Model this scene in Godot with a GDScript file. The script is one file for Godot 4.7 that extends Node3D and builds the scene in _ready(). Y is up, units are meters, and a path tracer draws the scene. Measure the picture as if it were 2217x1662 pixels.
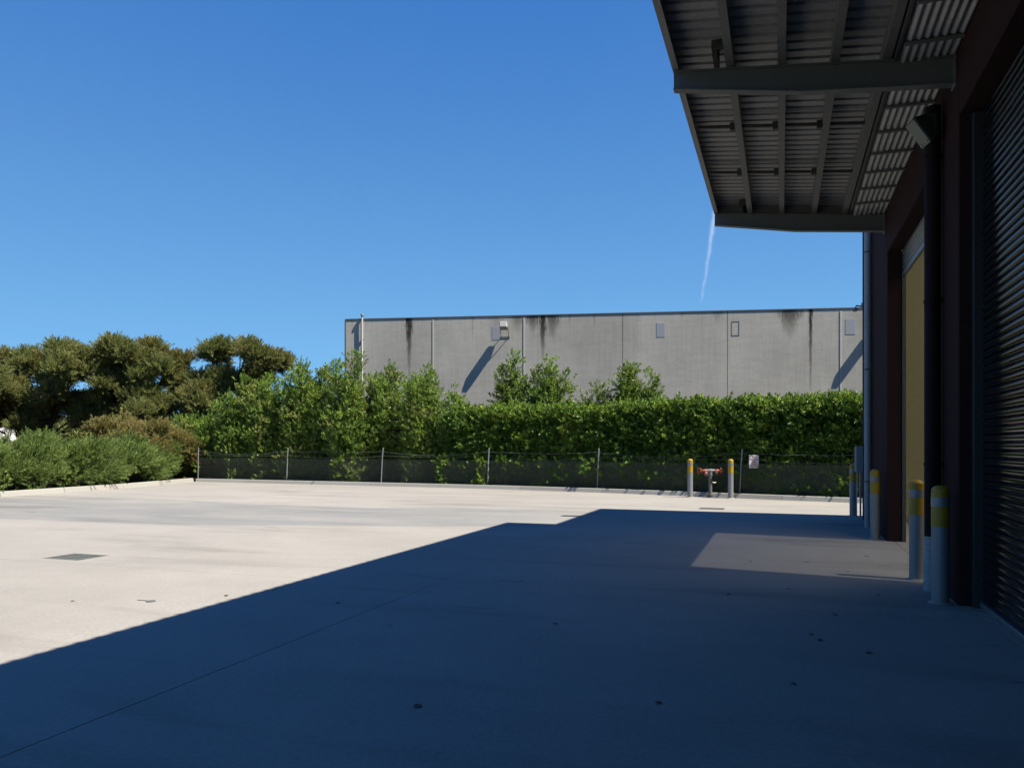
extends Node3D
# Concrete service yard beside a warehouse: wall along -Z at X = 1.68, yard to the left, fence and hedge at the back.

const WX := 1.68          # outer face of the near warehouse wall
const YAW := 0.3309       # the camera looks this far left of the wall's direction
var M := {}
var used := {}
var rng := RandomNumberGenerator.new()

# ---------------------------------------------------------------- helpers
func lin(r: float, g: float, b: float, a := 1.0) -> Color:
	var c := Color(r, g, b).linear_to_srgb()
	c.a = a
	return c

func numbered(called: String) -> String:
	var n: int = used.get(called, 0)
	used[called] = n + 1
	return called if n == 0 else "%s_%03d" % [called, n]

func thing(called: String, label: String, category: String, at := Vector3.ZERO, turn := 0.0, group := "") -> Node3D:
	var o := Node3D.new()
	o.name = numbered(called)
	add_child(o)
	o.position = at
	o.rotation.y = turn
	o.set_meta("label", label)
	o.set_meta("category", category)
	if group != "":
		o.set_meta("group", group)
	return o

func structure(called: String) -> Node3D:
	var o := Node3D.new()
	o.name = called
	add_child(o)
	o.set_meta("kind", "structure")
	return o

func part(called: String, mesh: Mesh, m: Material, parent: Node3D, at := Vector3.ZERO, basis := Basis()) -> MeshInstance3D:
	var o := MeshInstance3D.new()
	o.name = called
	o.mesh = mesh
	o.material_override = m
	parent.add_child(o, true)
	o.transform = Transform3D(basis, at)
	return o

func holder(called: String, parent: Node3D, at := Vector3.ZERO) -> Node3D:
	var o := Node3D.new()
	o.name = called
	parent.add_child(o, true)
	o.position = at
	return o

func begin() -> SurfaceTool:
	var st := SurfaceTool.new()
	st.begin(Mesh.PRIMITIVE_TRIANGLES)
	st.set_smooth_group(-1)
	return st

func done(st: SurfaceTool) -> ArrayMesh:
	st.generate_normals()
	return st.commit()

func tri(st: SurfaceTool, a: Vector3, b: Vector3, c: Vector3) -> void:
	st.add_vertex(a); st.add_vertex(c); st.add_vertex(b)   # given counter-clockwise from outside

func quad(st: SurfaceTool, a: Vector3, b: Vector3, c: Vector3, d: Vector3) -> void:
	tri(st, a, b, c); tri(st, a, c, d)

# a box with its edges chamfered by c, on any basis
func box(st: SurfaceTool, at: Vector3, size: Vector3, c := 0.0, bs := Basis()) -> void:
	var h := size * 0.5
	if c <= 0.0:
		for ax in 3:
			for s in [-1.0, 1.0]:
				var n := Vector3.ZERO; n[ax] = s
				var u := Vector3.ZERO; u[(ax + 1) % 3] = 1.0
				var v: Vector3 = n.cross(u)
				var q := []
				for k in [[-1, -1], [1, -1], [1, 1], [-1, 1]]:
					q.append(at + bs * ((n + u * k[0] + v * k[1]) * h))
				quad(st, q[0], q[1], q[2], q[3])
		return
	# rounded: the convex shape of 24 points
	var P := func(ax: int, s: Vector3) -> Vector3:
		var p := s * (h - Vector3.ONE * c)
		p[ax] = s[ax] * h[ax]
		return at + bs * p
	for ax in 3:
		for s in [-1.0, 1.0]:
			var n := Vector3.ZERO; n[ax] = s
			var u := Vector3.ZERO; u[(ax + 1) % 3] = 1.0
			var v: Vector3 = n.cross(u)
			var q := []
			for k in [[-1, -1], [1, -1], [1, 1], [-1, 1]]:
				q.append(P.call(ax, n + u * k[0] + v * k[1]))
			quad(st, q[0], q[1], q[2], q[3])
	for ax in 3:      # edges parallel to ax
		var b := (ax + 1) % 3
		var d := (ax + 2) % 3
		for sb in [-1.0, 1.0]:
			for sd in [-1.0, 1.0]:
				var lo := Vector3.ZERO; lo[ax] = -1; lo[b] = sb; lo[d] = sd
				var hi := lo; hi[ax] = 1
				var e := [P.call(b, lo), P.call(b, hi), P.call(d, hi), P.call(d, lo)]
				if sb * sd > 0: quad(st, e[3], e[2], e[1], e[0])
				else: quad(st, e[0], e[1], e[2], e[3])
	for sx in [-1.0, 1.0]:
		for sy in [-1.0, 1.0]:
			for sz in [-1.0, 1.0]:
				var s := Vector3(sx, sy, sz)
				if sx * sy * sz > 0: tri(st, P.call(0, s), P.call(1, s), P.call(2, s))
				else: tri(st, P.call(0, s), P.call(2, s), P.call(1, s))

func boxm(size: Vector3, c := 0.0) -> ArrayMesh:
	var st := begin()
	box(st, Vector3.ZERO, size, c)
	return done(st)

func tube(st: SurfaceTool, pts: Array, radii: Array, sides := 8, caps := true) -> void:
	var rings := []
	var up := Vector3.UP
	for i in pts.size():
		var d: Vector3 = (pts[mini(i + 1, pts.size() - 1)] - pts[maxi(i - 1, 0)]).normalized()
		if absf(d.dot(up)) > 0.95: up = Vector3(1, 0, 0.1).normalized()
		var a := d.cross(up).normalized()
		var b := a.cross(d).normalized()
		up = b if absf(b.dot(d)) < 0.9 else up
		var r: float = radii[mini(i, radii.size() - 1)]
		var ring := []
		for k in sides:
			var t := TAU * k / sides
			ring.append(pts[i] + (a * cos(t) + b * sin(t)) * r)
		rings.append(ring)
	st.set_smooth_group(1 if sides > 4 else -1)
	for i in rings.size() - 1:
		for k in sides:
			var j := (k + 1) % sides
			quad(st, rings[i][j], rings[i][k], rings[i + 1][k], rings[i + 1][j])
	st.set_smooth_group(-1)
	if caps:
		for k in range(1, sides - 1):
			tri(st, rings[0][0], rings[0][k], rings[0][k + 1])
			var l: Array = rings[-1]
			tri(st, l[0], l[k + 1], l[k])

# profile of [radius, y] from bottom to top, round the y axis
func lathe(st: SurfaceTool, prof: Array, sides := 20, at := Vector3.ZERO, bs := Basis()) -> void:
	for i in prof.size() - 1:
		st.set_smooth_group(i + 2)
		for k in sides:
			var a := TAU * k / sides
			var b := TAU * (k + 1) / sides
			var p := []
			for e in [[i, a], [i, b], [i + 1, b], [i + 1, a]]:
				var r: float = prof[e[0]][0]
				p.append(at + bs * Vector3(cos(e[1]) * r, prof[e[0]][1], -sin(e[1]) * r))
			if prof[i][0] > 0.0001: tri(st, p[0], p[1], p[2])
			if prof[i + 1][0] > 0.0001: tri(st, p[0], p[2], p[3])
	st.set_smooth_group(-1)

# closed outline (counter-clockwise seen from +n side) swept from o to o + n
func prism(st: SurfaceTool, outline: Array, n: Vector3, smooth := false) -> void:
	var flat := PackedVector2Array()
	var u: Vector3 = (outline[1] - outline[0]).normalized()
	var v: Vector3 = n.normalized().cross(u)
	for p in outline: flat.append(Vector2((p - outline[0]).dot(u), (p - outline[0]).dot(v)))
	var idx := Geometry2D.triangulate_polygon(flat)
	var area := 0.0
	for i in flat.size(): area += flat[i].cross(flat[(i + 1) % flat.size()])
	var o := outline.duplicate()
	for i in range(0, idx.size(), 3):
		var a: Vector3 = o[idx[i]]; var b: Vector3 = o[idx[i + 1]]; var c: Vector3 = o[idx[i + 2]]
		if (b - a).cross(c - a).dot(n) < 0:
			var t := b; b = c; c = t
		tri(st, a + n, b + n, c + n)
		tri(st, a, c, b)
	if smooth: st.set_smooth_group(1)
	for i in o.size():
		var j := (i + 1) % o.size()
		if area > 0: quad(st, o[i], o[j], o[j] + n, o[i] + n)
		else: quad(st, o[j], o[i], o[i] + n, o[j] + n)
	st.set_smooth_group(-1)

func mat(c: Color, rough := 0.8, metal := 0.0, spec := 0.5) -> StandardMaterial3D:
	var m := StandardMaterial3D.new()
	m.albedo_color = c
	m.roughness = rough
	m.metallic = metal
	m.metallic_specular = spec
	return m

# grey noise picture, values spread between lo and hi (sRGB bytes)
func noise_tex(freq: float, lo: float, hi: float, s: int, octaves := 4, kind := FastNoiseLite.TYPE_SIMPLEX_SMOOTH, size := 512, normal := false, strength := 4.0) -> NoiseTexture2D:
	var n := FastNoiseLite.new()
	n.noise_type = kind
	n.seed = s
	n.frequency = freq
	n.fractal_octaves = octaves
	var t := NoiseTexture2D.new()
	t.width = size; t.height = size
	t.seamless = true
	t.noise = n
	if normal:
		t.as_normal_map = true
		t.bump_strength = strength
	else:
		var g := Gradient.new()
		g.set_color(0, Color(lo, lo, lo)); g.set_color(1, Color(hi, hi, hi))
		t.color_ramp = g
	return t

func grained(c: Color, rough: float, metal: float, scale: float, lo: float, freq := 0.03, bump := 0.0, spec := 0.5) -> StandardMaterial3D:
	var m := mat(c, rough, metal, spec)
	m.albedo_texture = noise_tex(freq, lo, 1.0, int(scale * 100) + int(lo * 977), 5)
	m.uv1_triplanar = true
	m.uv1_world_triplanar = true
	m.uv1_scale = Vector3.ONE * scale
	if bump > 0.0:
		m.heightmap_enabled = true
		m.heightmap_scale = bump
		m.heightmap_texture = noise_tex(0.09, 0.0, 1.0, 77, 3)
	return m

func fnl(s: int, freq: float, oct := 4) -> FastNoiseLite:
	var n := FastNoiseLite.new()
	n.seed = s; n.frequency = freq; n.fractal_octaves = oct
	n.noise_type = FastNoiseLite.TYPE_SIMPLEX_SMOOTH
	return n

# ---------------------------------------------------------------- main
func _ready() -> void:
	rng.seed = 4711
	# camera: eye 1.6 m up; a shifted lens keeps the verticals upright
	var cam := Camera3D.new()
	cam.name = "camera"
	add_child(cam)
	cam.position = Vector3(0, 1.6, 0)
	cam.rotation.y = YAW
	cam.projection = Camera3D.PROJECTION_FRUSTUM
	cam.set_frustum(0.1 * 1662.0 / 1700.0, Vector2(0, 0.1 * 134.0 / 1700.0), 0.1, 4000.0)
	cam.current = true
	# sky and sun
	var sky_m := ProceduralSkyMaterial.new()
	sky_m.sky_top_color = lin(0.008, 0.063, 0.235)
	sky_m.sky_horizon_color = lin(0.120, 0.285, 0.455)
	sky_m.sky_curve = 0.2
	sky_m.ground_bottom_color = lin(0.12, 0.12, 0.10)
	sky_m.ground_horizon_color = lin(0.30, 0.42, 0.50)
	sky_m.sun_angle_max = 12.0
	sky_m.sky_cover = sky_cover()
	var env := Environment.new()
	env.background_mode = Environment.BG_SKY
	env.sky = Sky.new()
	env.sky.sky_material = sky_m
	env.tonemap_mode = Environment.TONE_MAPPER_LINEAR
	env.tonemap_exposure = 2.2
	env.sdfgi_enabled = true
	env.ssao_enabled = true
	env.ssil_enabled = true
	var we := WorldEnvironment.new()
	we.name = "environment"
	we.environment = env
	add_child(we)
	var sun := DirectionalLight3D.new()
	sun.name = "sun"
	add_child(sun)
	sun.look_at_from_position(Vector3.ZERO, Vector3(-0.70, -1.0, -0.10))
	sun.light_energy = 1.6
	sun.light_color = Color(1.0, 0.97, 0.91)
	sun.light_angular_distance = 0.5
	sun.shadow_enabled = true

	materials()
	yard()
	kerbs()
	warehouse()
	far_building()
	fence()
	hedge_and_shrubs()
	trees()
	bollards()
	hydrant()
	wall_fittings()
	ground_bits()

func sky_cover() -> ImageTexture:
	var n := fnl(31, 0.006, 5)
	n.domain_warp_enabled = true
	n.domain_warp_amplitude = 60.0
	var im := n.get_seamless_image(1024, 256)
	im.resize(4096, 2048, Image.INTERPOLATE_CUBIC)      # stretched sideways: thin cirrus
	im.convert(Image.FORMAT_RGBA8)
	im.adjust_bcs(0.085, 1.0, 1.0)
	var off := 31
	# vapour trail: from high right to low left, a bright narrow streak
	var a := Vector3(-0.0790, 0.3050, -1.0310)
	var b := Vector3(-0.0965, 0.1850, -1.0260)
	var wob := fnl(5, 0.08, 3)
	for i in 1600:
		var f := i / 1599.0
		var d := a.lerp(b, f * 1.12 - 0.12).normalized()
		var u := fposmod(atan2(d.x, -d.z) / TAU, 1.0) * 4096.0
		var v := acos(d.y) / PI * 2048.0
		u += wob.get_noise_1d(f * 60.0) * 0.8
		var half := lerpf(2.6, 0.8, smoothstep(0.0, 1.0, f)) + wob.get_noise_1d(f * 400.0 + 900.0) * 0.7
		for dx in range(-5, 6):
			var x := posmod(int(floor(u)) + dx, 4096)
			var e := absf(x + 0.5 - u)
			if e > 2048.0: e = 4096.0 - e
			var k := clampf(1.2 - e / maxf(half, 0.6), 0.0, 1.0) * lerpf(0.46, 0.30, f)
			var c := im.get_pixel(x, int(v))
			c = Color(maxf(c.r, k), maxf(c.g, k * 0.92), maxf(c.b, k * 0.8), 1.0)
			im.set_pixel(x, int(v), c)
	return ImageTexture.create_from_image(im)

func materials() -> void:
	# yard concrete: fine grain on the world axes, large stains from a computed picture on the second uv
	var y := grained(lin(0.315, 0.296, 0.268), 0.88, 0.0, 0.9, 0.90, 0.04, 0.03, 0.3)
	y.detail_enabled = true
	y.detail_blend_mode = BaseMaterial3D.BLEND_MODE_MUL
	y.detail_uv_layer = BaseMaterial3D.DETAIL_UV_2
	y.detail_albedo = yard_picture()
	M.yard = y
	M.joint = grained(lin(0.045, 0.042, 0.038), 0.95, 0.0, 2.0, 0.6)
	M.kerb = grained(lin(0.34, 0.33, 0.30), 0.88, 0.0, 1.3, 0.86, 0.03, 0.2, 0.3)
	M.kerb_b = grained(lin(0.335, 0.32, 0.29), 0.88, 0.0, 1.1, 0.84, 0.03, 0.2, 0.3)
	M.soil = grained(lin(0.085, 0.062, 0.042), 0.95, 0.0, 0.5, 0.45, 0.05, 0.6, 0.2)
	M.grass_ground = grained(lin(0.10, 0.11, 0.045), 0.95, 0.0, 0.2, 0.5, 0.04, 0.6, 0.2)
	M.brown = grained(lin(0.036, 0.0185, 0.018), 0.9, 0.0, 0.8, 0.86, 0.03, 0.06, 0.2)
	M.cream = grained(lin(0.34, 0.33, 0.195), 0.8, 0.0, 0.7, 0.95, 0.03, 0.05, 0.35)
	M.white_in = grained(lin(0.55, 0.53, 0.46), 0.8, 0.0, 0.7, 0.8)
	M.steel = grained(lin(0.125, 0.13, 0.123), 0.55, 0.0, 1.2, 0.87, 0.04, 0.0, 0.5)
	M.steel_b = grained(lin(0.15, 0.152, 0.14), 0.55, 0.0, 1.5, 0.85, 0.03, 0.0, 0.5)
	M.sheet = grained(lin(0.27, 0.265, 0.25), 0.45, 0.0, 0.7, 0.82, 0.03, 0.0, 0.5)
	M.sheet_b = grained(lin(0.24, 0.24, 0.23), 0.45, 0.0, 0.9, 0.8, 0.03, 0.0, 0.5)
	M.soffit = grained(lin(0.38, 0.39, 0.36), 0.4, 0.0, 1.0, 0.82, 0.03, 0.0, 0.5)
	M.dark_steel = grained(lin(0.07, 0.07, 0.068), 0.6, 0.0, 1.0, 0.7)
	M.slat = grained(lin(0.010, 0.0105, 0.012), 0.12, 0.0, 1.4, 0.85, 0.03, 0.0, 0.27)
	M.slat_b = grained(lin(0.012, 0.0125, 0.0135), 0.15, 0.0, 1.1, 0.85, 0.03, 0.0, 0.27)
	M.rail = grained(lin(0.28, 0.29, 0.30), 0.4, 0.5, 1.4, 0.7)
	M.downpipe = grained(lin(0.018, 0.011, 0.011), 0.7, 0.0, 1.1, 0.8, 0.03, 0.0, 0.25)
	M.galv = grained(lin(0.25, 0.265, 0.275), 0.5, 0.25, 2.2, 0.8, 0.05)
	M.galv_dull = grained(lin(0.18, 0.192, 0.192), 0.6, 0.2, 2.6, 0.6, 0.05)
	M.pvc = grained(lin(0.36, 0.375, 0.39), 0.5, 0.0, 1.6, 0.72)
	M.yellow = grained(lin(0.43, 0.265, 0.010), 0.5, 0.0, 3.0, 0.74, 0.05)
	M.band = grained(lin(0.235, 0.255, 0.265), 0.35, 0.2, 3.0, 0.8)
	M.wire = mat(lin(0.17, 0.175, 0.17), 0.55, 0.2)
	M.barb = mat(lin(0.22, 0.22, 0.22), 0.5, 0.5)
	M.red = grained(lin(0.32, 0.04, 0.025), 0.5, 0.0, 5.0, 0.6)
	M.orange = grained(lin(0.42, 0.11, 0.04), 0.5, 0.0, 5.0, 0.65)
	M.pink = grained(lin(0.44, 0.20, 0.165), 0.5, 0.0, 5.0, 0.65)
	M.brass = mat(lin(0.55, 0.5, 0.4), 0.4, 0.5)
	M.sign = mat(lin(0.56, 0.54, 0.55), 0.5)
	M.ink = mat(lin(0.20, 0.055, 0.075), 0.7)
	M.ink_red = mat(lin(0.38, 0.03, 0.035), 0.7)
	M.black = mat(lin(0.02, 0.02, 0.02), 0.5)
	M.lens = mat(lin(0.05, 0.055, 0.06), 0.12)
	M.lamp_green = grained(lin(0.16, 0.19, 0.15), 0.4, 0.2, 4.0, 0.6)
	M.lamp_white = grained(lin(0.42, 0.42, 0.40), 0.5, 0.0, 4.0, 0.75)
	M.box_grey = grained(lin(0.26, 0.28, 0.29), 0.5, 0.0, 2.0, 0.75)
	M.grate = grained(lin(0.17, 0.18, 0.165), 0.6, 0.1, 4.0, 0.6)
	M.pit = mat(lin(0.02, 0.02, 0.02), 0.95)
	M.bark = grained(lin(0.075, 0.055, 0.042), 0.95, 0.0, 2.0, 0.45, 0.05, 0.5, 0.2)
	M.twig = grained(lin(0.10, 0.075, 0.05), 0.9, 0.0, 3.0, 0.5)
	M.cap = mat(lin(0.09, 0.092, 0.10), 0.7, 0.0)
	M.patch = grained(lin(0.33, 0.345, 0.39), 0.8, 0.0, 1.0, 0.75)
	M.dry = mat(lin(0.07, 0.045, 0.025), 0.9)
	M.far_white = grained(lin(0.70, 0.70, 0.68), 0.7, 0.0, 0.3, 0.85)
	M.far_roof = grained(lin(0.38, 0.39, 0.40), 0.6, 0.0, 0.3, 0.8)
	M.seal = grained(lin(0.46, 0.44, 0.40), 0.85, 0.0, 1.0, 0.85)
	M.glass = mat(lin(0.05, 0.06, 0.07), 0.1)
	# corrugated fibreglass in the warehouse roof: lets some sun straight through and scatters more
	var sk := mat(lin(0.95, 0.88, 0.66, 0.90), 0.6)
	sk.transparency = BaseMaterial3D.TRANSPARENCY_ALPHA
	sk.backlight_enabled = true
	sk.backlight = Color(1, 0.97, 0.88)
	M.skylight = sk
	# leaves
	for k in [["leaf", 0.36, 0.30], ["fine_leaf", 0.6, 0.22]]:
		var m := mat(Color.WHITE, k[1], 0.0, 0.4)
		m.vertex_color_use_as_albedo = true
		m.backlight_enabled = true
		m.backlight = lin(k[2], k[2], k[2] * 0.5)
		M[k[0]] = m

# stains of the slab: 36 m square from (-29, -32); patches, trowel streaks, a greyer band of newer concrete
func yard_picture() -> ImageTexture:
	var N := 1024
	var span := 36.0
	var big := fnl(3, 0.10, 4); var mid := fnl(4, 0.55, 4); var st := fnl(6, 0.5, 4); var fine := fnl(7, 2.2, 3); var edge := fnl(8, 0.35, 4)
	var im := Image.create(N, N, false, Image.FORMAT_RGB8)
	for j in N:
		var z := -32.0 + (j + 0.5) / N * span
		for i in N:
			var x := -29.0 + (i + 0.5) / N * span
			var k := 0.92 + 0.085 * big.get_noise_2d(x, z) + 0.085 * mid.get_noise_2d(x * 0.6, z) + 0.035 * fine.get_noise_2d(x, z)
			var s := st.get_noise_2d(x * 0.22 + z * 0.05, z * 1.7)          # streaks across
			k -= maxf(0.0, s - 0.18) * 0.42
			# greyer band
			var wv := edge.get_noise_2d(x * 0.25, z * 1.6) * 1.1 + edge.get_noise_2d(x * 1.2 + 50.0, z * 3.0) * 0.35
			var near_edge := -12.7 + maxf(0.0, (x + 12.0)) * -0.28
			var far_edge := -18.6 + (x + 12.0) * -0.04
			var zz := z + wv
			var band := smoothstep(near_edge + 0.12, near_edge - 0.12, z + wv * 0.12) * smoothstep(far_edge - 1.2, far_edge + 1.2, zz * 1.0 + wv)
			band *= smoothstep(-1.0, -7.0, x + wv * 0.7) * (0.82 + 0.5 * mid.get_noise_2d(x * 0.4 + 9.0, z * 1.3))
			band = clampf(band, 0.0, 1.0)
			var c := Color(k, k, k)
			c = c.lerp(Color(k * 0.70, k * 0.745, k * 0.80), band)
			im.set_pixel(i, j, c.clamp().linear_to_srgb())
	# scuffs and oil spots
	var r := RandomNumberGenerator.new()
	r.seed = 9
	for n in 260:
		var cx := r.randf() * N; var cy := r.randf() * N
		var ang := r.randfn(0.0, 0.35); var ln := r.randf_range(2, 22); var kk := r.randf_range(0.75, 0.95)
		for t in int(ln):
			var px := int(cx + cos(ang) * t); var py := int(cy + sin(ang) * t)
			if px >= 0 and py >= 0 and px < N and py < N:
				var c := im.get_pixel(px, py)
				im.set_pixel(px, py, Color(c.r * kk, c.g * kk, c.b * kk))
	return ImageTexture.create_from_image(im)

func uv2_of(x: float, z: float) -> Vector2:
	return Vector2((x + 29.0) / 36.0, (z + 32.0) / 36.0)

# ---------------------------------------------------------------- the setting
func slab_mesh(poly: PackedVector2Array, y: float, drop: float) -> ArrayMesh:
	var st := begin()
	var inner: PackedVector2Array = Geometry2D.offset_polygon(poly, -0.004)[0]
	if Geometry2D.is_polygon_clockwise(inner): inner.reverse()
	if Geometry2D.is_polygon_clockwise(poly): poly.reverse()
	var idx := Geometry2D.triangulate_polygon(inner)
	var put := func(p: Vector2, h: float) -> void:
		st.set_uv2(uv2_of(p.x, p.y))
		st.add_vertex(Vector3(p.x, h, p.y))
	for i in range(0, idx.size(), 3):
		var a := inner[idx[i]]; var b := inner[idx[i + 1]]; var c := inner[idx[i + 2]]
		if (b - a).cross(c - a) < 0:
			var t := b; b = c; c = t
		put.call(a, y); put.call(b, y); put.call(c, y)       # x, z clockwise seen from above
	for i in inner.size():
		var a := inner[i]; var b := inner[(i + 1) % inner.size()]
		put.call(a, y); put.call(a, y - drop); put.call(b, y)
		put.call(b, y); put.call(a, y - drop); put.call(b, y - drop)
	return done(st)

func yard() -> void:
	var g := structure("ground")
	var st := begin()
	var R := 1500.0
	quad(st, Vector3(-R, -0.09, R), Vector3(R, -0.09, R), Vector3(R, -0.09, -R), Vector3(-R, -0.09, -R))
	part("ground_sheet", done(st), M.grass_ground, g)
	# garden bed behind the kerbs
	var bed := structure("garden_bed")
	st = begin()
	var bp := PackedVector2Array([Vector2(6, -22.9)])
	for kp in KERB: bp.append(kp + Vector2(-0.03, -0.13))
	bp.append_array([Vector2(-24.3, -26.2), Vector2(-23.57, -23.2), Vector2(-23.43, -20.5), Vector2(-23.22, -18), Vector2(-22.75, -11.2), Vector2(-22.65, -8), Vector2(-60, -8), Vector2(-60, -60), Vector2(6, -60)])
	var idx := Geometry2D.triangulate_polygon(bp)
	for i in range(0, idx.size(), 3):
		var p := []
		for k in 3: p.append(Vector3(bp[idx[i + k]].x, 0.10, bp[idx[i + k]].y))
		if (p[1] - p[0]).cross(p[2] - p[0]).y < 0: p.reverse()
		tri(st, p[0], p[1], p[2])
	part("soil", done(st), M.soil, bed)
	# slab under the joints, then the poured bays with 9 mm sawn joints between them
	var y := structure("yard")
	st = begin()
	quad(st, Vector3(-29, -0.03, 12), Vector3(24, -0.03, 12), Vector3(24, -0.03, -31), Vector3(-29, -0.03, -31))
	part("joint_filler", done(st), M.joint, y)
	var outline := PackedVector2Array([Vector2(24, 12), Vector2(24, -18.5), Vector2(4.0, -23.4), Vector2(0.01, -24.55), Vector2(-2.9, -25.5), Vector2(-5.8, -26.4), Vector2(-9, -27.1), Vector2(-12.4, -27.6), Vector2(-15.6, -27.9), Vector2(-18.9, -28.2), Vector2(-22.1, -28.45), Vector2(-24.9, -28.6), Vector2(-24.4, -27.0), Vector2(-23.45, -23.2), Vector2(-23.3, -20.5), Vector2(-23.1, -18), Vector2(-22.6, -8), Vector2(-22.4, 12)])
	var xs := [-30.0, -21.6, -15.7, -9.75 - 0.55, -3.80, 1.79, 8.0, 25.0]
	var zs := [13.0, 4.2, -1.9, -8.15, -14.35, -20.4, -31.0]
	var grates := [Rect2(-9.97, -8.94, 0.67, 0.54), Rect2(-2.0, -20.83, 0.63, 0.56), Rect2(-4.78, -17.55, 0.5, 0.34)]
	for a in xs.size() - 1:
		for b in zs.size() - 1:
			var cell := PackedVector2Array([Vector2(xs[a], zs[b]), Vector2(xs[a], zs[b + 1]), Vector2(xs[a + 1], zs[b + 1]), Vector2(xs[a + 1], zs[b])])
			for piece in Geometry2D.intersect_polygons(cell, outline):
				var pieces := [piece]
				for gr in grates:
					var next := []
					for pc in pieces:
						var inside := false
						for p in [gr.position + gr.size * 0.5]:
							inside = Geometry2D.is_point_in_polygon(p, pc)
						if not inside:
							next.append(pc)
							continue
						# cut the slab into four round the pit
						var far := 60.0
						for q in [Rect2(-far, -far, far + gr.position.x, 2 * far), Rect2(gr.end.x, -far, far, 2 * far), Rect2(gr.position.x, -far, gr.size.x, far + gr.position.y), Rect2(gr.position.x, gr.end.y, gr.size.x, far)]:
							var qp := PackedVector2Array([q.position, Vector2(q.position.x, q.end.y), q.end, Vector2(q.end.x, q.position.y)])
							for o in Geometry2D.intersect_polygons(pc, qp): next.append(o)
					pieces = next
				if pieces.size() == 1:
					part("slab", slab_mesh(pieces[0], 0.0, 0.02), M.yard, y)
				else:
					var all := SurfaceTool.new()
					all.begin(Mesh.PRIMITIVE_TRIANGLES)
					for pc in pieces:
						var grown: PackedVector2Array = Geometry2D.offset_polygon(pc, 0.004)[0]
						all.append_from(slab_mesh(grown, 0.0, 0.02), 0, Transform3D())
					part("slab", all.commit(), M.yard, y)

func kerb_stone(parent: Node3D, a: Vector2, b: Vector2, w: float, h: float, m: Material) -> void:
	# profile: vertical face with a rounded nose, laid from a to b (the yard lies on the left of a -> b seen from above)
	var d := (b - a).normalized()
	var out := Vector2(-d.y, d.x)        # away from the yard
	var gap := 0.008
	var A := a + d * gap
	var L := (b - a).length() - gap * 2.0
	var prof := [[0.0, -0.08], [w, -0.08], [w, h - 0.008], [w - 0.01, h], [0.078, h + 0.004], [0.056, h - 0.006], [0.045, h - 0.026], [0.004, 0.0]]
	var st := begin()
	var o := []
	for p in prof: o.append(Vector3(A.x + out.x * p[0], p[1], A.y + out.y * p[0]))
	prism(st, o, Vector3(d.x, 0, d.y) * L)
	part("kerb_stone", done(st), m, parent)

var KERB := [Vector2(4.0, -23.35), Vector2(0.01, -24.5), Vector2(-2.9, -25.45), Vector2(-5.8, -26.35), Vector2(-9.0, -27.05), Vector2(-12.4, -27.55), Vector2(-15.6, -27.85), Vector2(-18.9, -28.15), Vector2(-22.1, -28.4), Vector2(-24.75, -28.52)]

func kerbs() -> void:
	var k := structure("kerb")
	for i in KERB.size() - 1:
		kerb_stone(k, KERB[i], KERB[i + 1], 0.16, 0.14, M.kerb if i % 2 == 0 else M.kerb_b)
	var l := [Vector2(-24.70, -28.4), Vector2(-24.15, -26.2), Vector2(-23.42, -23.2), Vector2(-23.28, -20.5), Vector2(-23.07, -18.0), Vector2(-22.85, -14.6), Vector2(-22.6, -11.2), Vector2(-22.5, -7.0)]
	var kl := structure("kerb_left")
	for i in l.size() - 1:
		kerb_stone(kl, l[i], l[i + 1], 0.18, 0.17, M.kerb_b if i % 2 == 0 else M.kerb)

# ---------------------------------------------------------------- the near warehouse
func slat_mesh(length: float, pitch: float, depth: float) -> ArrayMesh:
	# one interlocking curved slat, facing -X, running along Z, its foot at y = 0
	var st := begin()
	var o := []
	var n := 7
	for i in n + 1:
		var t := float(i) / n
		o.append(Vector3(-depth * sin(PI * t) , 0.004 + (pitch - 0.014) * t, 0))
	o.append(Vector3(0.004, pitch - 0.010, 0))
	o.append(Vector3(0.006, pitch + 0.002, 0))
	o.append(Vector3(0.012, pitch + 0.002, 0))
	o.append(Vector3(0.010, 0.0, 0))
	prism(st, o, Vector3(0, 0, length), true)
	return done(st)

func panel(parent: Node3D, called: String, lo: Vector3, hi: Vector3, m: Material, c := 0.012) -> MeshInstance3D:
	return part(called, boxm(hi - lo, c), m, parent, (lo + hi) * 0.5)

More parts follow.
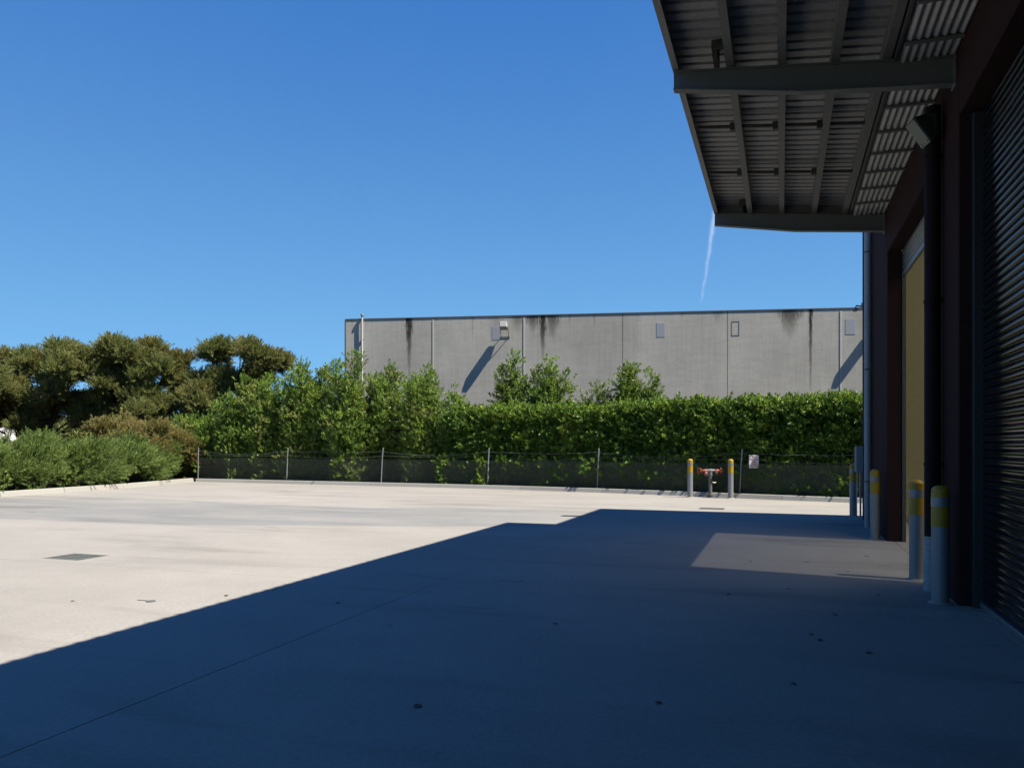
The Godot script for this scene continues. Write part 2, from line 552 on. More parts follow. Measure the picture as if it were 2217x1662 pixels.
func warehouse() -> void:
	var w := thing("warehouse", "dark brown warehouse along the right with steel canopy and roller doors", "building", Vector3(WX, 0, 0))
	var T := 0.22
	var H := 8.6
	var z_end := -18.8
	# outer wall panels (x from 0 to T)
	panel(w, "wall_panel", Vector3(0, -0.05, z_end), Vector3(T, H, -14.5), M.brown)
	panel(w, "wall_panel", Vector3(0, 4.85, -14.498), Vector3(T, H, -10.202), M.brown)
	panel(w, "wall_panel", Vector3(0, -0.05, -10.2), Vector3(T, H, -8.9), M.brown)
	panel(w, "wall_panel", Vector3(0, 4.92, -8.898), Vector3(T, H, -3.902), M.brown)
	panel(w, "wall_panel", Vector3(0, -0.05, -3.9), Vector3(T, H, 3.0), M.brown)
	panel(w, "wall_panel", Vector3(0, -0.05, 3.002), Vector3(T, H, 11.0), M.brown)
	panel(w, "end_wall", Vector3(T + 0.003, -0.05, z_end), Vector3(20, H, z_end + 0.18), M.brown)
	panel(w, "lining", Vector3(T + 0.003, 0.0, z_end + 0.183), Vector3(19.8, H - 0.35, z_end + 0.23), M.cream)
	panel(w, "end_wall", Vector3(T + 0.003, -0.05, 10.82), Vector3(20, H, 11.0), M.white_in)
	panel(w, "side_wall", Vector3(19.81, -0.05, z_end + 0.24), Vector3(20, H, 10.81), M.white_in)
	# doorway reveals of door one (steel angle frames)
	panel(w, "door_jamb", Vector3(T + 0.002, 0.0, -14.62), Vector3(T + 0.06, 4.85, -14.47), M.dark_steel, 0.004)
	panel(w, "door_jamb", Vector3(T + 0.002, 0.0, -10.22), Vector3(T + 0.06, 4.85, -10.08), M.dark_steel, 0.004)
	# roof: metal sheets with translucent strips between
	var roof_y := H - 0.3
	var cuts := [T + 0.01, 2.6, 6.6, 9.6, 12.2, 15.6, 19.8]
	for i in cuts.size() - 1:
		var sky := i % 2 == 1
		if not sky:
			panel(w, "roof_sheet", Vector3(cuts[i], roof_y, z_end + 0.235), Vector3(cuts[i + 1], roof_y + 0.05, 10.80), M.sheet, 0.0)
			continue
		var ss := begin()
		quad(ss, Vector3(cuts[i] + 0.002, roof_y + 0.02, 10.8), Vector3(cuts[i + 1] - 0.002, roof_y + 0.02, 10.8), Vector3(cuts[i + 1] - 0.002, roof_y + 0.02, z_end + 0.235), Vector3(cuts[i] + 0.002, roof_y + 0.02, z_end + 0.235))
		part("skylight", done(ss), M.skylight, w)
	# roller doors
	var pitch := 0.075
	var d2 := holder("roller_door", w, Vector3(0.20, 0, -8.9))
	d2.set_meta("label", "closed dark grey roller door near the camera")
	var sm := slat_mesh(4.996, pitch, 0.007)
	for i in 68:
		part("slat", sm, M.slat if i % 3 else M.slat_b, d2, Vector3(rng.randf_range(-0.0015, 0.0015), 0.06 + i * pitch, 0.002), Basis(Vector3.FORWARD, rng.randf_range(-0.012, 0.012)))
	var st := begin()
	box(st, Vector3(-0.004, 0.034, 2.5), Vector3(0.05, 0.052, 4.99), 0.006)
	part("bottom_rail", done(st), M.rail, d2)
	st = begin()
	box(st, Vector3(0.03, 2.45, 0.045), Vector3(0.09, 4.9, 0.085), 0.004)
	part("guide", done(st), M.black, d2, Vector3(-0.07, 0, 0))
	part("guide", done_guide(), M.black, d2, Vector3(-0.07, 0, 4.9))
	var d1 := holder("roller_door", w, Vector3(0.245, 0, -14.49))
	d1.set_meta("label", "half raised roller door of the open doorway")
	var sm1 := slat_mesh(4.28, pitch, 0.016)
	for i in 12:
		part("slat", sm1, M.rail if i < 9 else M.slat_b, d1, Vector3(0, 4.47 + i * pitch, 0.002))
	st = begin()
	box(st, Vector3(0, 4.44, 2.145), Vector3(0.05, 0.05, 4.27), 0.006)
	part("bottom_rail", done(st), M.rail, d1)
	canopy(w)
	# downpipes
	st = begin()
	tube(st, [Vector3(0, 0.55, 0), Vector3(0, 3.0, 0), Vector3(0, 5.34, 0)], [0.083], 16)
	var dp := part("downpipe", done(st), M.downpipe, w, Vector3(-0.10, 0, -9.72))
	st = begin()
	lathe(st, [[0.0, 0.0], [0.092, 0.0], [0.092, 0.60], [0.084, 0.604]], 18)
	part("sleeve", done(st), M.pvc, dp)
	for y in [1.4, 3.2, 4.8]:
		st = begin()
		lathe(st, [[0.084, -0.02], [0.09, -0.018], [0.09, 0.018], [0.084, 0.02]], 16)
		box(st, Vector3(0.09, 0, 0), Vector3(0.05, 0.04, 0.14), 0.003)
		part("bracket", done(st), M.downpipe, dp, Vector3(0, y, 0))
	st = begin()
	tube(st, [Vector3(0, 0, 0), Vector3(0, 4.0, 0), Vector3(0, 8.2, 0)], [0.066], 16)
	var gp := part("downpipe", done(st), M.pvc, w, Vector3(-0.075, 0, -16.85))
	gp.set_meta("label", "pale galvanised downpipe by the far corner")
	for y in [0.9, 3.1, 5.4, 7.5]:
		st = begin()
		lathe(st, [[0.066, -0.02], [0.072, -0.018], [0.072, 0.018], [0.066, 0.02]], 16)
		box(st, Vector3(0.06, 0, 0), Vector3(0.028, 0.035, 0.16), 0.003)
		part("bracket", done(st), M.galv_dull, gp, Vector3(0, y, 0))
	# parapet cap
	panel(w, "parapet_cap", Vector3(-0.02, H + 0.002, z_end - 0.02), Vector3(T + 0.03, H + 0.03, 11.02), M.dark_steel, 0.004)

func done_guide() -> ArrayMesh:
	var st := begin()
	box(st, Vector3(0.03, 2.45, 0.045), Vector3(0.09, 4.9, 0.085), 0.004)
	return done(st)

func canopy(w: Node3D) -> void:
	# local x: 0 at the wall, negative outwards; the canopy rises outwards
	var c := holder("canopy", w)
	var m := 0.102
	var y0 := 5.55
	var tip := -2.84
	var beams := [-14.83, -9.06, -3.29, 2.48, 8.25]
	var top := func(x: float) -> float: return y0 - x * m
	# beams: tapered I sections
	var bm := begin()
	var web := [Vector3(-0.002, y0 - 0.26, 0), Vector3(-0.002, y0, 0), Vector3(tip, top.call(tip), 0), Vector3(tip, top.call(tip) - 0.19, 0), Vector3(-1.45, top.call(-1.45) - 0.275, 0)]
	prism(bm, web, Vector3(0, 0, 0.012))
	for k in 2:
		var pts: Array = [web[0], web[4], web[3]] if k == 0 else [web[1], web[2]]
		for i in pts.size() - 1:
			var a: Vector3 = pts[i]; var b: Vector3 = pts[i + 1]
			var lift := Vector3(0, -0.014 if k == 0 else 0.012, 0)
			prism(bm, [a + Vector3(0, 0, -0.05), b + Vector3(0, 0, -0.05), b + Vector3(0, 0, -0.05) + lift, a + Vector3(0, 0, -0.05) + lift], Vector3(0, 0, 0.112))
	box(bm, Vector3(-0.012, y0 - 0.13, 0.006), Vector3(0.02, 0.34, 0.16), 0.002)
	var beam := done(bm)
	for z in beams: part("beam", beam, M.steel, c, Vector3(0, 0, z))
	# purlins between the beams, as C sections
	var sl := -atan(m)
	var px := [-2.26, -1.72, -1.18, -0.68]
	for b in beams.size() - 1:
		var L: float = beams[b + 1] - beams[b] - 0.03
		var z0: float = beams[b] + 0.015
		for x in px:
			var st := begin()
			var h := 0.15
			var wd := 0.085
			var t := 0.006
			prism(st, [Vector3(0, 0, 0), Vector3(0, -h, 0), Vector3(wd, -h, 0), Vector3(wd, -h + 0.016, 0), Vector3(wd - t, -h + 0.016, 0), Vector3(wd - t, -h + t, 0), Vector3(t, -h + t, 0), Vector3(t, -t, 0), Vector3(wd, -t, 0), Vector3(wd, 0, 0)], Vector3(0, 0, L))
			part("purlin", done(st), M.steel_b, c, Vector3(x, top.call(x) + 0.164, z0))
		# outer edge fascia
		var st2 := begin()
		prism(st2, [Vector3(0, 0.03, 0), Vector3(0, -0.15, 0), Vector3(0.07, -0.15, 0), Vector3(0.07, -0.142, 0), Vector3(0.008, -0.142, 0), Vector3(0.008, 0.03, 0)], Vector3(0, 0, L + 0.028))
		part("fascia", done(st2), M.sheet_b, c, Vector3(tip - 0.01, top.call(tip) + 0.165, z0 - 0.016))
		# bridging between the purlins
		for f in [0.37, 0.69]:
			var z: float = beams[b] + (beams[b + 1] - beams[b]) * f
			var xs := [tip + 0.07] + px
			for i in 4:
				var x1: float = xs[i] + 0.03
				var x2: float = xs[i + 1] - 0.002
				var s := begin()
				var a := Vector3(x1, top.call(x1) + 0.066, z); var e := Vector3(x2, top.call(x2) + 0.066, z)
				prism(s, [a + Vector3(0, 0.02, -0.018), a + Vector3(0, -0.02, -0.018), e + Vector3(0, -0.02, -0.018), e + Vector3(0, 0.02, -0.018)], Vector3(0, 0, 0.036))
				if i < 3:
					box(s, e + Vector3(-0.035, 0.0, 0), Vector3(0.07, 0.10, 0.075), 0.004)
				part("bridging_strut", done(s), M.dark_steel, c)
		# stub post and cleat on the first purlin by each beam
		var s3 := begin()
		box(s3, Vector3(-2.36, top.call(-2.36) + 0.09, beams[b] + 0.20), Vector3(0.06, 0.16, 0.30), 0.004)
		box(s3, Vector3(-2.33, top.call(-2.36) + 0.12, beams[b] + 0.36), Vector3(0.13, 0.10, 0.04), 0.003)
		part("cleat", done(s3), M.dark_steel, c)
	# inner edge member beside the soffit
	for b in beams.size() - 1:
		var L: float = beams[b + 1] - beams[b] - 0.03
		var s := begin()
		box(s, Vector3(-0.555, top.call(-0.555) + 0.08, beams[b] + 0.02 + L * 0.5), Vector3(0.04, 0.17, L), 0.003)
		part("edge_angle", done(s), M.dark_steel, c)
	# ribbed roof sheets across the canopy, each four ribs wide
	var rib := begin()
	var per := 0.19
	var x_in := -0.52
	var P := []
	for k in 4:
		var z := k * per
		P += [Vector2(z, 0.0), Vector2(z + 0.125, 0.0), Vector2(z + 0.142, 0.030), Vector2(z + 0.172, 0.030)]
	P.append(Vector2(4 * per, 0.0))
	P.append(Vector2(4 * per + 0.02, 0.004))
	for i in P.size() - 1:
		var a: Vector2 = P[i]; var b: Vector2 = P[i + 1]
		var q := [Vector3(tip - 0.05, top.call(tip - 0.05) + 0.180 + a.y, a.x), Vector3(x_in, top.call(x_in) + 0.180 + a.y, a.x), Vector3(x_in, top.call(x_in) + 0.180 + b.y, b.x), Vector3(tip - 0.05, top.call(tip - 0.05) + 0.180 + b.y, b.x)]
		quad(rib, q[3], q[2], q[1], q[0])
		var up := Vector3(0, 0.002, 0)
		quad(rib, q[0] + up, q[1] + up, q[2] + up, q[3] + up)
	var sheet := done(rib)
	var zz := -14.90
	var n := 0
	while zz < 8.2:
		part("roof_sheet", sheet, M.sheet if n % 3 else M.sheet_b, c, Vector3(0, 0, zz))
		zz += 0.76
		n += 1
	# corrugated soffit by the wall, in lengths between flat straps
	var cs := begin()
	var len := 0.74
	var steps := 64
	var prev := []
	for i in steps + 1:
		var t := float(i) / steps
		var x := lerpf(-0.53, -0.004, t)
		var y := 5.585 + 0.011 * sin(t * TAU * 7.0)
		prev.append(Vector3(x, y, 0))
	cs.set_smooth_group(1)
	for i in steps:
		var a: Vector3 = prev[i]; var b: Vector3 = prev[i + 1]
		var L := Vector3(0, 0, len)
		quad(cs, a, b, b + L, a + L)
		var up := Vector3(0, 0.003, 0)
		quad(cs, a + L + up, b + L + up, b + up, a + up)
	var soff := done(cs)
	var strap := boxm(Vector3(0.53, 0.02, 0.055), 0.003)
	zz = -14.78
	while zz < 8.1:
		part("soffit_sheet", soff, M.soffit, c, Vector3(0, 0, zz + 0.01))
		part("strap", strap, M.steel, c, Vector3(-0.267, 5.563, zz + 0.765))
		zz += 0.775
	# end flashing between the last beam and the sheets
	var ef := begin()
	prism(ef, [Vector3(tip, top.call(tip) + 0.013, 0), Vector3(-0.004, y0 + 0.013, 0), Vector3(-0.004, y0 + 0.178, 0), Vector3(tip, top.call(tip) + 0.178, 0)], Vector3(0, 0, -0.02))
	part("end_flashing", done(ef), M.steel, c, Vector3(0, 0, -14.83))
	# closing plate over the soffit so no sky shows through
	panel(c, "gutter_floor", Vector3(-0.53, 5.70, -14.82), Vector3(-0.004, 5.725, 8.2), M.sheet_b, 0.0)

# ---------------------------------------------------------------- the building behind the hedge
func far_building() -> void:
	# local x runs along the wall to the right, z towards the yard; the wall face is z = 0
	var origin := Vector3(2.60, 0, -39.5)
	var b := thing("concrete_building", "long grey concrete panel building with water stains behind the hedge", "building", origin, 0.195)
	b.position = origin
	var H := 7.98
	var joints := [-23.93, -23.06, -19.41, -14.84, -10.04, -5.12, 0.0, 5.0, 10.0]
	var pic := wall_picture(joints[0], joints[-1], H)
	var m := grained(lin(0.42, 0.40, 0.355), 0.9, 0.0, 0.35, 0.94, 0.03, 0.15, 0.2)
	m.detail_enabled = true
	m.detail_blend_mode = BaseMaterial3D.BLEND_MODE_MUL
	m.detail_uv_layer = BaseMaterial3D.DETAIL_UV_2
	m.detail_albedo = pic
	for i in joints.size() - 1:
		var a: float = joints[i] + 0.012
		var e: float = joints[i + 1] - 0.012
		var st := begin()
		var q := [Vector3(a, -0.1, 0), Vector3(e, -0.1, 0), Vector3(e, H, 0), Vector3(a, H, 0)]
		var back := Vector3(0, 0, -0.18)
		var face := func(p: Array) -> void:
			for k in [0, 2, 1, 0, 3, 2]:
				var v: Vector3 = p[k]
				st.set_uv2(Vector2((v.x - joints[0]) / (joints[-1] - joints[0]), 1.0 - v.y / H))
				st.add_vertex(v)
		face.call(q)
		face.call([q[1], q[1] + back, q[2] + back, q[2]])
		face.call([q[0] + back, q[0], q[3], q[3] + back])
		face.call([q[3], q[2], q[2] + back, q[3] + back])
		face.call([q[1] + back, q[0] + back, q[3] + back, q[2] + back])
		part("wall_panel", done(st), m, b)
	# sealant / cover strips in the joints, light or dark
	for k in [[1, M.seal, 0.035], [2, M.seal, 0.03], [3, M.seal, 0.03], [4, M.black, -0.02], [5, M.black, -0.02], [6, M.seal, 0.03]]:
		var st := begin()
		if k[2] > 0.0: box(st, Vector3(joints[k[0]], H * 0.5 - 0.1, 0.012), Vector3(0.07, H, 0.02), 0.004)
		else: box(st, Vector3(joints[k[0]], H * 0.5, -0.10), Vector3(0.022, H, 0.1))
		part("joint_strip", done(st), k[1], b)
	# left corner angle, side wall, back, roof
	panel(b, "corner_angle", Vector3(joints[0] - 0.06, 0, -0.2), Vector3(joints[0] + 0.008, H + 0.02, 0.03), M.cap, 0.004)
	panel(b, "side_wall", Vector3(joints[0] - 0.02, 0, -30), Vector3(joints[0] + 0.16, H, -0.21), m, 0.01)
	panel(b, "side_wall", Vector3(joints[-1] - 0.18, 0, -30), Vector3(joints[-1], H, -0.19), m, 0.01)
	panel(b, "roof_sheet", Vector3(joints[0] + 0.2, H - 0.5, -30), Vector3(joints[-1] - 0.2, H - 0.45, -0.2), M.far_roof, 0.0)
	panel(b, "roof_flashing", Vector3(joints[0] - 0.03, H + 0.002, -0.22), Vector3(joints[-1], H + 0.045, 0.03), M.cap, 0.004)
	# patched rectangles
	for r in [[-16.22, 7.15, 0.42, 0.66], [-8.24, 7.15, 0.40, 0.68], [0.43, 7.13, 0.44, 0.72]]:
		var st := begin()
		box(st, Vector3(r[0], r[1], 0.004), Vector3(r[2], r[3], 0.012), 0.003)
		part("patch", done(st), M.patch, b)
	var fr := begin()      # a chipped outline where a plate was removed
	for e in [[0, 0.33, 0.36, 0.02], [0, -0.33, 0.36, 0.03], [-0.17, 0, 0.02, 0.68], [0.17, 0, 0.025, 0.68]]:
		box(fr, Vector3(-4.76 + e[0], 7.15 + e[1], 0.004), Vector3(e[2], e[3], 0.012))
	part("patch", done(fr), M.cap, b)
	# vent pipe up the wall at the second joint
	var st3 := begin()
	tube(st3, [Vector3(-23.03, 0, 0.12), Vector3(-23.03, 8.2, 0.12), Vector3(-23.03, H + 0.20, 0.12)], [0.045], 10)
	lathe(st3, [[0.0, 0.0], [0.09, 0.0], [0.085, 0.09], [0.02, 0.13], [0.0, 0.13]], 12, Vector3(-23.03, H + 0.16, 0.12))
	for y in [2.0, 4.5, 7.0]: box(st3, Vector3(-23.03, y, 0.045), Vector3(0.13, 0.05, 0.09), 0.003)
	part("vent_pipe", done(st3), M.galv, b)
	# wall lamps
	wall_lamp(b.transform * Vector3(-15.78, 7.22, 0.0), b.rotation.y, "square white floodlight on the grey concrete wall casting a long shadow")
	wall_lamp(b.transform * Vector3(1.75, 7.22, 0.0), b.rotation.y, "floodlight on the concrete wall hidden behind the warehouse corner")
	# bits of pipe rail in front of the wall
	var rl := thing("pipe_rail", "short dark pipe railing in front of the concrete wall above the hedge", "railing", b.transform * Vector3(-17.75, 0.0, 1.2), b.rotation.y)
	for y in [3.28, 3.52]:
		var s := begin()
		tube(s, [Vector3(-0.9, y, 0), Vector3(0.75, y, 0)], [0.03], 8)
		part("rail", done(s), M.black, rl)
	for x in [-0.85, 0.0, 0.72]:
		var s := begin()
		tube(s, [Vector3(x, 0, 0), Vector3(x, 3.6, 0)], [0.035], 8)
		part("post", done(s), M.black, rl)

func wall_lamp(at: Vector3, turn: float, label: String) -> void:
	var l := thing("wall_floodlight", label, "floodlight", at, turn, "floodlights on the concrete wall")
	var tilt := Basis(Vector3.RIGHT, -0.25)
	var st := begin()
	box(st, Vector3(0, 0.22, 0.47), Vector3(0.36, 0.30, 0.44), 0.03, tilt)
	part("housing", done(st), M.lamp_white, l)
	st = begin()
	box(st, Vector3(0, 0.20, 0.69), Vector3(0.27, 0.21, 0.02), 0.004, tilt)
	part("lens", done(st), M.lens, l)
	for s in [-1.0, 1.0]:
		st = begin()
		tube(st, [Vector3(0.19 * s, -0.28, 0.0), Vector3(0.19 * s, -0.1, 0.2), Vector3(0.19 * s, 0.2, 0.45)], [0.016], 6)
		part("arm", done(st), M.galv_dull, l)
	st = begin()
	box(st, Vector3(0, -0.28, 0.012), Vector3(0.46, 0.09, 0.02), 0.003)
	part("mounting_plate", done(st), M.galv_dull, l)

func wall_picture(x0: float, x1: float, H: float) -> ImageTexture:
	var W := 1400; var Hh := 330
	var n1 := fnl(12, 0.25, 4); var n2 := fnl(13, 1.6, 3); var n3 := fnl(14, 2.5, 3)
	var im := Image.create(W, Hh, false, Image.FORMAT_RGB8)
	# streaks: x along the wall, length, half width, strength
	var stains := [[-20.64, 2.9, 0.17, 1.0], [-13.91, 2.3, 0.17, 0.95], [-1.34, 4.0, 0.09, 0.95], [-2.28, 1.3, 0.5, 0.75], [-14.4, 0.8, 0.4, 0.75], [-13.45, 1.1, 0.35, 0.7], [-15.2, 0.8, 0.35, 0.5], [-17.4, 1.2, 0.05, 0.3], [-12.6, 0.7, 0.06, 0.3], [-11.4, 0.9, 0.05, 0.25], [-5.6, 0.5, 0.25, 0.35], [-19.3, 0.7, 0.06, 0.2], [-9.3, 0.6, 0.05, 0.22], [-16.2, 0.9, 0.3, 0.22], [-22.9, 0.9, 0.05, 0.2], [-23.6, 0.5, 0.06, 0.25], [-7.2, 0.5, 0.06, 0.2], [3.0, 2.0, 0.1, 0.6]]
	for j in Hh:
		var y := (1.0 - (j + 0.5) / Hh) * H
		for i in W:
			var x := x0 + (i + 0.5) / W * (x1 - x0)
			var k := 0.90 + 0.15 * n1.get_noise_2d(x, y) + 0.06 * n2.get_noise_2d(x * 0.5, y * 2.0) + 0.07 * n2.get_noise_2d(x * 3.0, y * 0.2) + 0.04 * sin(floorf((x + 24.0) / 4.9) * 2.3)
			var d := H - y
			var v := 0.0
			for s in stains:
				if absf(x - s[0]) > s[2] * 1.8 or d > s[1] * 1.25: continue
				var t: float = d / s[1]
				var half: float = s[2] * lerpf(1.0, 0.28, minf(t, 1.0))
				var wav: float = n3.get_noise_2d(x * 4.0, y * 0.6)
				var e: float = absf(x - s[0]) / half + wav * 0.9
				v = maxf(v, s[3] * clampf(1.45 - e, 0.0, 1.0) * clampf(1.15 - t + wav * 0.25, 0.0, 1.0))
			k *= 1.0 - clampf(v, 0.0, 0.9)
			im.set_pixel(i, j, Color(k, k * (1.0 - v * 0.03), k * (1.0 - v * 0.08)).clamp().linear_to_srgb())
	return ImageTexture.create_from_image(im)

# ---------------------------------------------------------------- fence
func fence_at(x: float) -> Vector2:
	for i in KERB.size() - 1:
		var a: Vector2 = KERB[i]; var b: Vector2 = KERB[i + 1]
		if x <= a.x and x >= b.x:
			return Vector2(x, lerpf(a.y, b.y, (a.x - x) / (a.x - b.x)) - 0.38)
	return Vector2(x, (KERB[0] if x > 0 else KERB[-1]).y - 0.38)

func fence() -> void:
	var f := thing("chain_link_fence", "low chain link fence with steel posts between kerb and hedge", "fence", Vector3(-8, 0.10, -27.3))
	var o := f.position
	var xs := [3.6, -1.22, -6.05, -10.45, -15.25, -20.0, -24.9]
	var lean := [0.0, 0.075, 0.05, 0.05, 0.09, 0.06, 0.03]
	for i in xs.size():
		var p := fence_at(xs[i])
		var st := begin()
		var a := Vector3(p.x, 0.02, p.y + 0.03) - Vector3(o.x, 0, o.z)
		tube(st, [a, a + Vector3(lean[i] * 0.6, 1.0, 0), a + Vector3(lean[i], 1.38, 0)], [0.024], 10)
		lathe(st, [[0.024, 0.0], [0.027, 0.0], [0.02, 0.02], [0.0, 0.026]], 10, a + Vector3(lean[i], 1.37, 0))
		part("post", done(st), M.galv, f)
	# the mesh of each bay: two sets of slanting wires woven through each other, twisted ends on top
	for i in xs.size() - 1:
		var st := begin()
		var a := fence_at(xs[i]); var b := fence_at(xs[i + 1])
		var L := (b - a).length()
		var h := 0.92
		var p := 0.104
		var along := (b - a) / L
		var nrm := Vector3(-along.y, 0, along.x)
		var P := func(s: float, y: float, off: float) -> Vector3:
			var q := fence_at(a.x + (b.x - a.x) * clampf(s / L, 0.0, 1.0))
			return Vector3(q.x - o.x, y, q.y - o.z) + nrm * off
		var r := 0.0046
		var n := int((L + h) / p)
		for k in range(-int(h / p), int(L / p)):
			for dir in 2:
				var s0 := k * p
				var s1 := s0 + h
				var y0 := 0.03; var y1 := h
				if s0 < 0: y0 += -s0; s0 = 0.0
				if s1 > L: y1 -= s1 - L; s1 = L
				if s1 <= s0: continue
				if dir == 1:
					var t := s0; s0 = L - t; s1 = L - s1
				var sag := rng.randf_range(-0.004, 0.004)
				tube(st, [P.call(s0, y0, 0.003 * (1 - 2 * dir)), P.call((s0 + s1) * 0.5, (y0 + y1) * 0.5, 0.006 * (1 - 2 * dir) + sag), P.call(s1, y1, 0.003 * (1 - 2 * dir))], [r], 3, false)
		for k in int(L / p):
			tube(st, [P.call(k * p + 0.02, h - 0.01, 0.0), P.call(k * p + 0.02 + rng.randf_range(-0.01, 0.01), h + 0.045, 0.0)], [0.006, 0.004], 3, false)
		var mesh := part("wire_mesh", done(st), M.wire, f)
		mesh.set_meta("kind", "stuff")
		# loose strands above the mesh
		for sgm in [[1.28, 0.06 + 0.10 * (i % 2)], [1.10, 0.04 + 0.07 * ((i + 1) % 2)]]:
			var s2 := begin()
			var pts := []
			for k in 15:
				var t := k / 14.0
				pts.append(P.call(t * L, sgm[0] - sgm[1] * 4.0 * t * (1.0 - t) + 0.008 * sin(t * 23.0 + i), 0.03))
			tube(s2, pts, [0.0035], 4, false)
			part("strand", done(s2), M.barb, f)
	# no parking sign wired to the fence
	var sp := fence_at(-0.8)
	var s := thing("parking_sign", "white no parking sign with red lettering wired to the fence", "sign", Vector3(-0.80, 0.93, sp.y + 0.05), YAW - 0.12)
	var st := begin()
	box(st, Vector3(0, 0.19, 0), Vector3(0.285, 0.40, 0.006), 0.002)
	part("plate", done(st), M.sign, s)
	var y := 0.345
	for t in ["NO", "PARKING", "ANY", "TIME"]:
		var tm := TextMesh.new()
		var fnt := SystemFont.new()
		fnt.font_names = PackedStringArray(["Droid Sans"])
		fnt.font_weight = 700
		tm.font = fnt
		tm.text = t
		tm.font_size = 24
		tm.pixel_size = 0.0030 if t != "PARKING" else 0.0025
		tm.depth = 0.003
		part("lettering", tm, M.ink, s, Vector3(0, y - 0.015, 0.0045))
		y -= 0.073
	st = begin()
	box(st, Vector3(0, 0.045, 0.0045), Vector3(0.14, 0.018, 0.003))
	for d in [-1.0, 1.0]:
		prism(st, [Vector3(0.07 * d, 0.022, 0.003), Vector3(0.105 * d, 0.045, 0.003), Vector3(0.07 * d, 0.068, 0.003)], Vector3(0, 0, 0.003))
	part("arrow", done(st), M.ink_red, s)
	for x in [-0.09, 0.09]:
		st = begin()
		tube(st, [Vector3(x, 0.03, -0.004), Vector3(x, 0.03, -0.06)], [0.004], 5)
		part("tie_wire", done(st), M.barb, s)

# ---------------------------------------------------------------- plants
# a twig of folded leaves along +Y
func twig(n: int, ll: float, lw: float, length: float, open: float, droop: float, r: RandomNumberGenerator) -> ArrayMesh:
	var st := SurfaceTool.new()
	st.begin(Mesh.PRIMITIVE_TRIANGLES)
	st.set_smooth_group(-1)
	for i in n:
		var t := (i + 0.5) / n
		var az := i * 2.4 + r.randf_range(-0.4, 0.4)
		var base := Vector3(r.randf_range(-0.01, 0.01), length * t, r.randf_range(-0.01, 0.01))
		var el := lerpf(open, 0.25, t) + r.randf_range(-0.25, 0.25)
		var d := Vector3(cos(az) * sin(el), cos(el), sin(az) * sin(el))
		d = (d + Vector3(0, -droop * r.randf(), 0)).normalized()
		var side := d.cross(Vector3(sin(az * 3.1), 0.7, cos(az * 1.7))).normalized()
		var nrm := side.cross(d)
		var L := ll * r.randf_range(0.7, 1.2)
		var w := lw * r.randf_range(0.75, 1.15)
		var shade := r.randf_range(0.75, 1.2)
		var a := base; var tip := base + d * L - nrm * L * 0.12
		var m1 := base + d * L * 0.45
		st.set_color(Color(shade, shade, shade * 0.95))
		for v in [a, m1 + side * w + nrm * w * 0.35, tip, a, tip, m1 - side * w + nrm * w * 0.35]: st.add_vertex(v)
	st.generate_normals()
	return st.commit()

var twigs := {}
func twig_set(kind: String) -> Array:
	if not twigs.has(kind):
		var r := RandomNumberGenerator.new()
		r.seed = kind.hash()
		var l := []
		for i in 3:
			match kind:
				"broad": l.append(twig(14, 0.085, 0.022, 0.17, 1.35, 0.15, r))
				"fine": l.append(twig(30, 0.12, 0.012, 0.36, 1.1, 0.35, r))
				"feather": l.append(twig(26, 0.10, 0.011, 0.34, 0.95, 0.2, r))
		twigs[kind] = l
	return twigs[kind]

# places: array of [position, outward direction, scale, colour]
func foliage(parent: Node3D, called: String, kind: String, m: Material, places: Array) -> void:
	var set_ := twig_set(kind)
	for v in set_.size():
		var mine := []
		for i in range(v, places.size(), set_.size()): mine.append(places[i])
		var mm := MultiMesh.new()
		mm.transform_format = MultiMesh.TRANSFORM_3D
		mm.use_colors = true
		mm.mesh = set_[v]
		mm.instance_count = mine.size()
		for i in mine.size():
			var p: Array = mine[i]
			var yv: Vector3 = p[1].normalized()
			var xv := yv.cross(Vector3(rng.randf_range(-1, 1), rng.randf_range(-1, 1), rng.randf_range(-1, 1))).normalized()
			if xv.length() < 0.5: xv = yv.cross(Vector3(1, 0.3, 0.2)).normalized()
			var b := Basis(xv, yv, xv.cross(yv)).scaled_local(Vector3.ONE * float(p[2]))
			mm.set_instance_transform(i, Transform3D(b, p[0]))
			mm.set_instance_color(i, p[3])
		var o := MultiMeshInstance3D.new()
		o.name = called
		o.multimesh = mm
		o.material_override = m
		o.set_meta("kind", "stuff")
		parent.add_child(o, true)

func tint(a: Color, b: Color, r: RandomNumberGenerator, spread := 0.18) -> Color:
	var c := a.lerp(b, r.randf())
	var k := 1.0 + r.randf_range(-spread, spread)
	return Color(c.r * k, c.g * k, c.b * k)

# clumps on the shell of a lobe, and twigs in each clump
func lobe_places(out: Array, c: Vector3, rad: Vector3, clumps: int, per: int, size: float, ca: Color, cb: Color, r: RandomNumberGenerator, lean := Vector3.ZERO, sc := 1.0) -> void:
	for k in clumps:
		var d := Vector3(r.randfn(), r.randfn() * 0.9 + 0.25, r.randfn()).normalized()
		var depth := pow(r.randf(), 0.45)
		var p := c + d * rad * lerpf(0.35, 1.0, depth)
		var hue := r.randf()
		var a := ca.lerp(cb, clampf(hue - 0.15, 0.0, 1.0)); var b := ca.lerp(cb, clampf(hue + 0.15, 0.0, 1.0))
		for j in per:
			var e := Vector3(r.randfn(), r.randfn() * 0.75, r.randfn()) * size * 0.5
			var dir := (d * 0.9 + e / size * 0.9 + Vector3(0, 0.5, 0) + lean).normalized()
			out.append([p + e, dir, sc * r.randf_range(0.75, 1.25), tint(a, b, r)])

func stems(parent: Node3D, called: String, m: Material, lines: Array, r0: float, r1: float) -> void:
	for l in lines:
		var st := begin()
		var rad := []
		for i in l.size(): rad.append(lerpf(r0, r1, float(i) / (l.size() - 1)))
		tube(st, l, rad, 7)
		part(called, done(st), m, parent)

